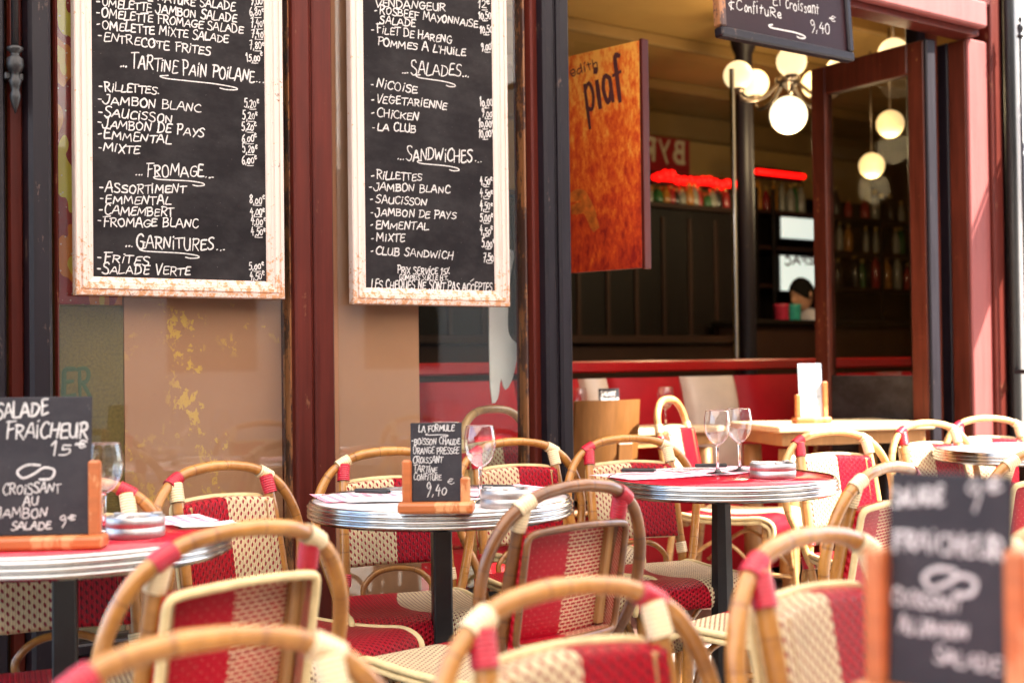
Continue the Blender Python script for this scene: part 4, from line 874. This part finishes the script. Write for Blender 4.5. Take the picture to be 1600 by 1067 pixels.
def chair(kind, px, py, yaw, label, d=None, k=1):
    """hoop top seen near (px, py)"""
    if kind not in protos:
        protos[kind] = {'solid': lambda: loop_chair(1, PT['solid'], 'x'), 'mixed': lambda: loop_chair(1, PT['mixed'], 'x'), 'mirror': lambda: loop_chair(-1, PT['mirror'], 'x'), 'worn': lambda: loop_chair(1, PT['solid'], 'dark', 'dark'), 'pale': lambda: loop_chair(1, PT['solid'], 'x', True), 'arch': lambda: arch_chair(1)}[kind]()
        o = protos[kind]
    else: o = copy_tree(protos[kind])
    ap = .918+.014 if kind == 'arch' else .845
    if d is None:
        r_ = ray(px, py); d = (ap*k-CZ)/r_.z
    p = at(px, py, d); off = Matrix.Rotation(R(yaw), 3, 'Z') @ Vector((0, .272*k, 0))
    o.scale = (k, k, k); o.location = (p.x-off.x, p.y-off.y, 0); o.rotation_euler = (0, 0, R(yaw)); o['label'] = label
    return o
# along the windows
chair('mixed', 95, 742, 22, 'chair behind the table with the large salad slate, at the left picture edge')
chair('mirror', 340, 719, 50, 'chair by the window with red left and cream right backrest, beside the red table')
chair('mixed', 610, 697, 18, 'chair half hidden behind the small slate on the pale table')
chair('solid', 800, 683, 30, 'chair by the dark pillar behind the wine glass of the pale table')
chair('solid', 978, 678, 20, 'chair behind the red table with two glasses, cream left half backrest')
# nearer row
chair('worn', 905, 748, -138, 'chair seen from behind at the right of the pale table, dark rattan trim')
chair('mixed', 385, 812, -132, 'chair seen from behind before the red table at left, cream corded trim')
chair('solid', 318, 978, 34, 'blurred foremost chair at bottom left, only its hoop showing', None, .96)
chair('mixed', 878, 900, 36, 'blurred foremost chair at bottom centre, pink and cream backrest top showing', None, .965)
chair('solid', 1258, 822, 44, 'blurred foremost chair left of the big tilted slate, cream and red backrest facing out')
chair('solid', 1392, 720, -132, 'chair seen from behind, half covered by the big blurred slate')
chair('mixed', 1655, 806, 35, 'chair cut off by the right picture edge, beside the blurred slate')
chair('solid', 1640, 742, -150, 'chair at the right edge before the sunlit round table', 3.5)
# sunlit
chair('pale', 1296, 668, 24, 'sunlit chair in front of the oak table, right of the red table')
chair('pale', 1445, 655, 30, 'sunlit chair between the oak table and the sunlit round table')
chair('pale', 1540, 648, 16, 'sunlit chair behind the round table by the right pilaster')
chair('pale', 1322, 634, 200, 'shaded chair behind the oak table inside the doorway', 7.0)
chair('arch', 1052, 622, 60, 'narrow arched chair facing right at the doorway, bright yellow in sun', 5.55)
chair('arch', 776, 640, 40, 'narrow arched chair behind the window glass near the dark pillar', 4.62)

# plain wooden chair
wc = at(947, 626, 5.5); off = Matrix.Rotation(R(205), 3, 'Z') @ Vector((0, .2, 0))
w = empty('wooden_chair', 'plain oak chair with a solid curved back inside by the dark pillar', 'chair', (wc.x-off.x, wc.y-off.y, 0), R(205))
mb = MB(); mb.grid(lambda a, b: (-.155+.31*a, .20-.05*(2*a-1)**2+.05*b, .50+.42*b), 14, 6); mb.grid(lambda a, b: (-.155+.31*a, .22-.05*(2*a-1)**2+.05*b, .50+.42*b), 14, 6, flip=True); mb.build('backrest', M['chair_oak'], w)
MB().box(-.035, .035, .224, .245, .30, .78, .004, mat=Matrix.Rotation(R(-6), 4, 'X') @ Matrix.Translation((0, .04, 0))).build('slat', M['chair_oak'], w)
MB().box(-.20, .20, -.21, .20, .43, .46, .01).build('seat', M['chair_oak'], w)
for sx in (-1, 1):
    for sy in (-1, 1): MB().box(sx*.17-.018, sx*.17+.018, sy*.17-.018, sy*.17+.018, 0, .429, .004).build('leg', M['chair_oak'], w)

# ------------------------------------------------------------------ tables
TR, TZ = .33, .741
def round_table(name, x, y, top, label, post='square'):
    o = empty(name, label, 'table', (x, y, 0), R(14), 'round bistro tables with ribbed metal rims'); z = TZ
    MB().lathe([(.001, z-.004), (TR-.006, z-.004), (TR-.006, z), (.001, z)][::-1], 96).build('top', top, o)
    p = [(TR-.008, z-.002), (TR-.006, z+.003), (TR-.001, z+.003), (TR+.003, z-.003)]
    for k in range(3):
        zc = z-.010-.012*k
        for q in range(7): a = math.pi*(.5-q/6); p.append((TR+.002+.0062*math.cos(a)-.001, zc+.0050*math.sin(a)))
    p += [(TR-.003, z-.043), (TR-.02, z-.044)]
    MB().lathe(p, 96, (0, 0, 0)).build('rim', M['chrome'], o)
    MB().lathe([(.001, z-.03), (TR-.01, z-.03), (TR-.01, z-.008), (.001, z-.008)], 64).build('underside', M['iron'], o)
    mb = MB()
    if post == 'square':
        mb.box(-.024, .024, -.024, .024, .36, z-.05, .004); mb.box(-.028, .028, -.028, .028, .04, .358, .004)
    else:
        mb.lathe([(.042, .05), (.036, .3), (.029, z-.06), (.045, z-.05), (.045, z-.031)], 8, smooth=False)
    mb.box(-.11, .11, -.03, .03, z-.049, z-.031, .002); mb.build('post', M['iron'], o)
    for k in range(4):
        a = k*math.pi/2; f = MB(); c, s = math.cos(a), math.sin(a)
        f.tube([(c*.03, s*.03, .10), (c*.10, s*.10, .075), (c*.20, s*.20, .03), (c*.25, s*.25, .012)], lambda q: .018-.006*q, 8, 5); f.lathe([(.001, 0), (.022, 0), (.022, .012), (.001, .014)], 12, (c*.25, s*.25, 0)); f.build('foot', M['iron'], o)
    return o
T1, T2, T3, T4, T5 = (-.926, 2.68), (-.186, 3.31), (.606, 3.81), (1.905, 4.82), (.47, 1.00)
round_table('bistro_table', *T1, M['lam_red'], 'red topped round table at left carrying the large salad slate')
round_table('bistro_table', *T2, M['lam_white'], 'pale topped round table in the middle carrying the small slate')
round_table('bistro_table', *T3, M['lam_red'], 'red topped round table with two wine glasses', 'taper')
round_table('bistro_table', *T4, M['lam_white'], 'bare round table glaring in the sun at the right edge')
round_table('bistro_table', *T5, M['lam_red'], 'round table under the big blurred slate at bottom right')
# oak tables inside
def oak_table(x, y, rz, w, d, z, label, ped=None):
    o = empty('oak_table', label, 'table', (x, y, 0), rz, 'rectangular oak tables')
    MB().box(-w/2, w/2, -d/2, d/2, z-.028, z, .006).build('top', M['oak_sun_tint'], o)
    MB().box(-w/2+.03, w/2-.03, -d/2+.03, d/2-.03, z-.085, z-.029, .004).build('apron', M['bistro_wood'], o)
    for sx in (-1, 1):
        for sy in (-1, 1): MB().lathe([(.02, 0), (.028, .03), (.036, .1), (.03, .13), (.042, .18), (.045, .5), (.04, z-.101)], 14, (sx*(w/2-.08), sy*(d/2-.08), 0)).build('leg', M['bistro_wood'], o)
    return o
OK_ = oak_table(1.41, 5.80, R(14), .74, .52, .80, 'oak table in the doorway with a sunlit menu slate on it')
OK2 = oak_table(.55, 6.15, R(36), .8, .5, .77, 'oak table against the banquette with a small slate and wine glasses')

# ------------------------------------------------------------------ table things
def wine_glass(x, y, z, label, h=.187, r=.039):
    o = empty('wine_glass', label, 'wine glass', (x, y, z+.0012), 0, 'empty stemmed wine glasses')
    k = h/.187; t = .0011
    out = [(.034, .0015), (.034, .0025), (.012, .006), (.0045, .014), (.0038, .04), (.004, .078), (.008, .086), (.022, .097), (.034, .116), (r, .140), (r, .155), (.0365, .173), (.0335, .187)]
    bowl_in = [(.0335-t, .187), (.0365-t, .173), (r-t, .155), (r-t, .140), (.034-t, .117), (.021, .0995), (.006, .091), (.0005, .090)]
    stem = [(.0005, 0), (.034, 0)]+out[:6]+[(.0068, .084), (.0005, .0855)]
    MB().lathe([(a, b*k) for a, b in stem], 32).build('stem', M['glass'], o)
    bowl = [(.0005, .0862), (.008, .0868), (.022, .097), (.034, .116), (r, .140), (r, .155), (.0365, .173), (.0335, .187)]
    pts = [(v.x, v.y*k) for v in spline([(a, b, 0) for a, b in bowl], 4)]
    MB().lathe([(max(.0003, q[0]), q[1]) for q in pts], 48, openend=True).build('bowl', M['thin_glass'], o)
    MB().tube([(.0335*math.cos(j*.2618), .0335*math.sin(j*.2618), .187*k) for j in range(24)], .0009, 6, 2, closed=True).build('rim', M['glass'], o)
    return o
def ashtray(x, y, label, r=.058, h=.042, z=TZ):
    o = empty('ashtray', label, 'ashtray', (x, y, z+.0012), .4, 'brushed steel ashtrays')
    MB().lathe([(.001, 0), (r-.002, 0), (r, .002), (r, h*.48), (r-.0015, h*.5), (r, h*.52), (r, h-.002), (r-.003, h), (r-.008, h-.001), (r-.010, h-.006), (r-.012, .012), (.001, .010)], 48).build('bowl', M['steel'], o)
    for k in range(3):
        a = k*2.094+.7; MB().box(-.006, .006, r-.024, r-.004, h-.001, h+.004, .001, mat=Matrix.Rotation(a, 4, 'Z')).build('rest', M['steel'], o)
    return o
def table_slate(x, y, z, rz, w, h, lines, label, pl=.11, pr_=.08, tilt=-4, mat='slate_grey'):
    o = empty('table_slate', label, 'table slate', (x, y, z+.001), rz, 'small slates in wooden stands on the tables')
    MB().box(-w/2-.028, w/2+.028, -.030, .030, 0, .026, .007, seg=2).build('base', M['orange_wood'], o)
    for s, ph in ((-1, pl), (1, pr_)): MB().box(s*(w/2+.008)-.011, s*(w/2+.008)+.011, -.010, .012, .022, .026+ph, .004).build('post', M['orange_wood'], o)
    sl_ = MB().box(-w/2, w/2, -.003, .003, .0, h, .0015).build('slate', M[mat], o, (0, 0, .026), (R(tilt), 0, 0))
    mb = MB(); fr = lambda x_, z_, l: (x_, -.0031-l, z_)
    for ln in lines:
        (t_, x0, z0, x1, z1, cap, wd) = ln if len(ln) == 7 else (*ln[:5], 0, ln[5])
        if t_ == '@': swirl(mb, ((x0-.5)*w, z0*h), ((x1-.5)*w, z1*h), wd, fr, cap)
        elif t_ == '&&': loopswirl(mb, ((x0-.5)*w, z0*h), x1*w, z1*h, wd, fr)
        else: write(mb, t_, ((x0-.5)*w, z0*h), ((x1-.5)*w, z1*h), cap*h*.92, wd*.64, fr, .16)
    mb.build('chalk_writing', M['sun_slate_writing' if mat == 'slate_sun_tint' else 'chalk'], sl_); return o
def sheet(x, y, z, rz, w, d, mat, label, name='placemat', grp=None, lift=.004):
    mb = MB(); s1, s2 = rnd.random()*6, rnd.random()*6
    mb.grid(lambda a, b: ((a-.5)*w, (b-.5)*d, .0016+lift*(max(0, abs(a-.5)-.3)*2.2*(.6+.4*math.sin(s1+5*b)))+.0012*(1+math.sin(s2+9*a+4*b))*.5), 16, 12, lambda a, b: (a*w, b*d))
    o = mb.build(name, mat, None, (x, y, z), (0, 0, rz)); return tag(o, label, 'placemat' if name == 'placemat' else 'napkin', grp)
def cutlery(x, y, z, rz, kind, label):
    o = empty(kind, label, kind, (x, y, z+.006), rz, 'black handled cutlery')
    MB().box(0, .10, -.009, .009, .0, .012, .004, seg=2).build('handle', M['black_plastic'], o); m = MB()
    if kind == 'knife':
        m.add([(.10, -.007, .004), (.19, -.009, .003), (.215, .004, .003), (.20, .008, .003), (.10, .006, .004), (.10, -.007, .006), (.19, -.009, .0045), (.215, .004, .0045), (.20, .008, .0045), (.10, .006, .006)], [[4, 3, 2, 1, 0], [5, 6, 7, 8, 9]]+[[i, (i+1) % 5, 5+(i+1) % 5, 5+i] for i in range(5)])
        m.build('blade', M['chrome'], o)
    else:
        m.tube([(.10, 0, .006), (.13, 0, .007), (.155, 0, .004)], .003, 8, 3); m.box(.153, .172, -.011, .011, .002, .005, .001)
        for k in range(4): m.tube([(.17, -.009+.006*k, .0035), (.19, -.009+.006*k, .003), (.208, -.009+.006*k, .006)], .0013, 6, 3)
        m.build('fork_head', M['chrome'], o)
    return o
LF = [('LA FORMULE', .16, .885, .86, .90, .085, .0036), ('@', .30, .84, .74, .845, .004, .0022), ('-BOISSON CHAUDE', .02, .725, .97, .72, .085, .0032), ('ORANGE PRESSEE', .05, .605, .96, .605, .085, .0032), ('CROISSANT', .05, .49, .62, .485, .085, .0032), ('TARTINE', .06, .38, .52, .365, .08, .0032), ('CONFITURE', .06, .275, .60, .27, .08, .0032), ('9,40', .30, .09, .70, .085, .14, .0036), ('£', .74, .13, .88, .15, .12, .0024)]
SF = [('SALADE', .13, .845, .60, .88, .115, .0062), ('FRAICHEUR', .22, .70, .98, .70, .115, .0062), ('15€', .62, .575, .93, .575, .085, .0056), ('&&', .50, .45, .34, .12, .0045), ('CROISSANT', .20, .30, .72, .305, .075, .0042), ('AU', .38, .215, .52, .215, .06, .0042), ('JAMBON', .14, .13, .60, .13, .075, .0042), ('SALADE', .28, .045, .64, .045, .06, .0042), ('9€', .72, .06, .86, .07, .07, .004)]
BF = [('SALADE', .04, .83, .46, .86, .085, .0048), ('9€', .66, .84, .92, .87, .11, .0048), ('FRAICHEUR', .05, .63, .93, .63, .10, .0052), ('&&', .52, .50, .42, .12, .0046), ('CROISSANT', .04, .37, .60, .37, .07, .0034), ('AU JAMBON', .10, .25, .66, .25, .07, .0034), ('SALADE', .40, .13, .92, .12, .07, .0034)]
table_slate(-.178, 2.985, TZ, R(-2), .118, .180, LF, 'small La Formule slate in an orange stand on the pale table', .095, .055)
table_slate(-.908, 2.47, TZ, R(4), .205, .262, SF, 'large Salade Fraicheur slate on the left red table', .14, .14)
table_slate(.408, 1.235, TZ, R(-42), .122, .206, BF, 'big blurred slate nearest the camera at bottom right', .13, .14)
p = at(953, 648, 6.05); table_slate(p.x, p.y, .77, R(20), .105, .16, [('SALADE', .1, .8, .8, .8, .12, .006), ('FRAICHEUR', .1, .6, .95, .6, .12, .006), ('15€', .5, .3, .9, .3, .12, .006), ('&&', .4, .15, .4, .1, .004)], 'small dark slate on the oak table by the banquette', .08, .06)
p = at(1268, 657, 5.72); table_slate(p.x, p.y, .80, R(12), .112, .235, [('SALADE', .2, .84, .8, .85, .07, .006), ('FRAICHEUR', .1, .68, .9, .68, .07, .006), ('&&', .5, .5, .4, .1, .004), ('CROISSANT', .15, .34, .85, .34, .06, .005), ('JAMBON', .2, .2, .8, .2, .06, .005)], 'menu slate painted pale with sun glare in a light wooden stand on the doorway oak table', .10, .155, -4, 'slate_sun_tint')
wine_glass(-.082, 3.20, TZ, 'wine glass right of the La Formule slate'); wine_glass(-.178, 3.42, TZ, 'wine glass hidden behind the La Formule slate but its rim')
wine_glass(.612, 3.90, TZ, 'left of the two wine glasses on the middle red table', .190); wine_glass(.690, 3.97, TZ, 'right of the two wine glasses on the middle red table', .192)
wine_glass(-.838, 2.66, TZ, 'wine glass half covered by the Salade Fraicheur slate', .187)
p = at(1040, 650, 6.1); wine_glass(p.x, p.y, .77, 'wine glass on the oak table before the cream banquette band')
p = at(905, 650, 6.1); wine_glass(p.x, p.y, .77, 'wine glass by the dark pillar on the banquette oak table')
ashtray(-.022, 3.10, 'steel ashtray on the pale table'); ashtray(.752, 3.775, 'steel ashtray beside the pair of wine glasses', .066); ashtray(-.768, 2.64, 'steel ashtray beside the large salad slate')
G = 'pink checked paper placemats'
sheet(-.36, 3.37, TZ, R(20), .30, .22, M['gingham'], 'pink checked placemat under the fork on the pale table', grp=G)
sheet(-.03, 3.46, TZ, R(44), .30, .20, M['gingham'], 'pink checked placemat behind the ashtray on the pale table', grp=G)
sheet(-.31, 3.27, TZ+.003, R(8), .22, .13, M['paper'], 'white paper napkin under the black fork', 'napkin', 'paper napkins')
sheet(.43, 3.89, TZ, R(28), .34, .23, M['gingham'], 'pink checked placemat on the left of the middle red table', grp=G)
sheet(.66, 4.01, TZ, R(48), .30, .18, M['gingham'], 'pink checked placemat behind the two wine glasses', grp=G)
sheet(-.80, 2.87, TZ, R(30), .26, .16, M['gingham'], 'pink checked placemat behind the ashtray on the left red table', grp=G)
sheet(-.66, 2.80, TZ+.002, R(30), .13, .07, M['paper'], 'white paper napkin on the left red table', 'napkin', 'paper napkins')
cutlery(-.41, 3.37, TZ+.005, R(-24), 'fork', 'black handled fork on the napkin of the pale table')
cutlery(.325, 3.92, TZ+.003, R(-12), 'fork', 'black handled fork on the left of the middle red table')
cutlery(.565, 4.06, TZ+.003, R(-8), 'knife', 'black handled knife behind the two wine glasses')
cutlery(.0, 3.42, TZ+.003, R(160), 'knife', 'black handled knife behind the ashtray of the pale table')
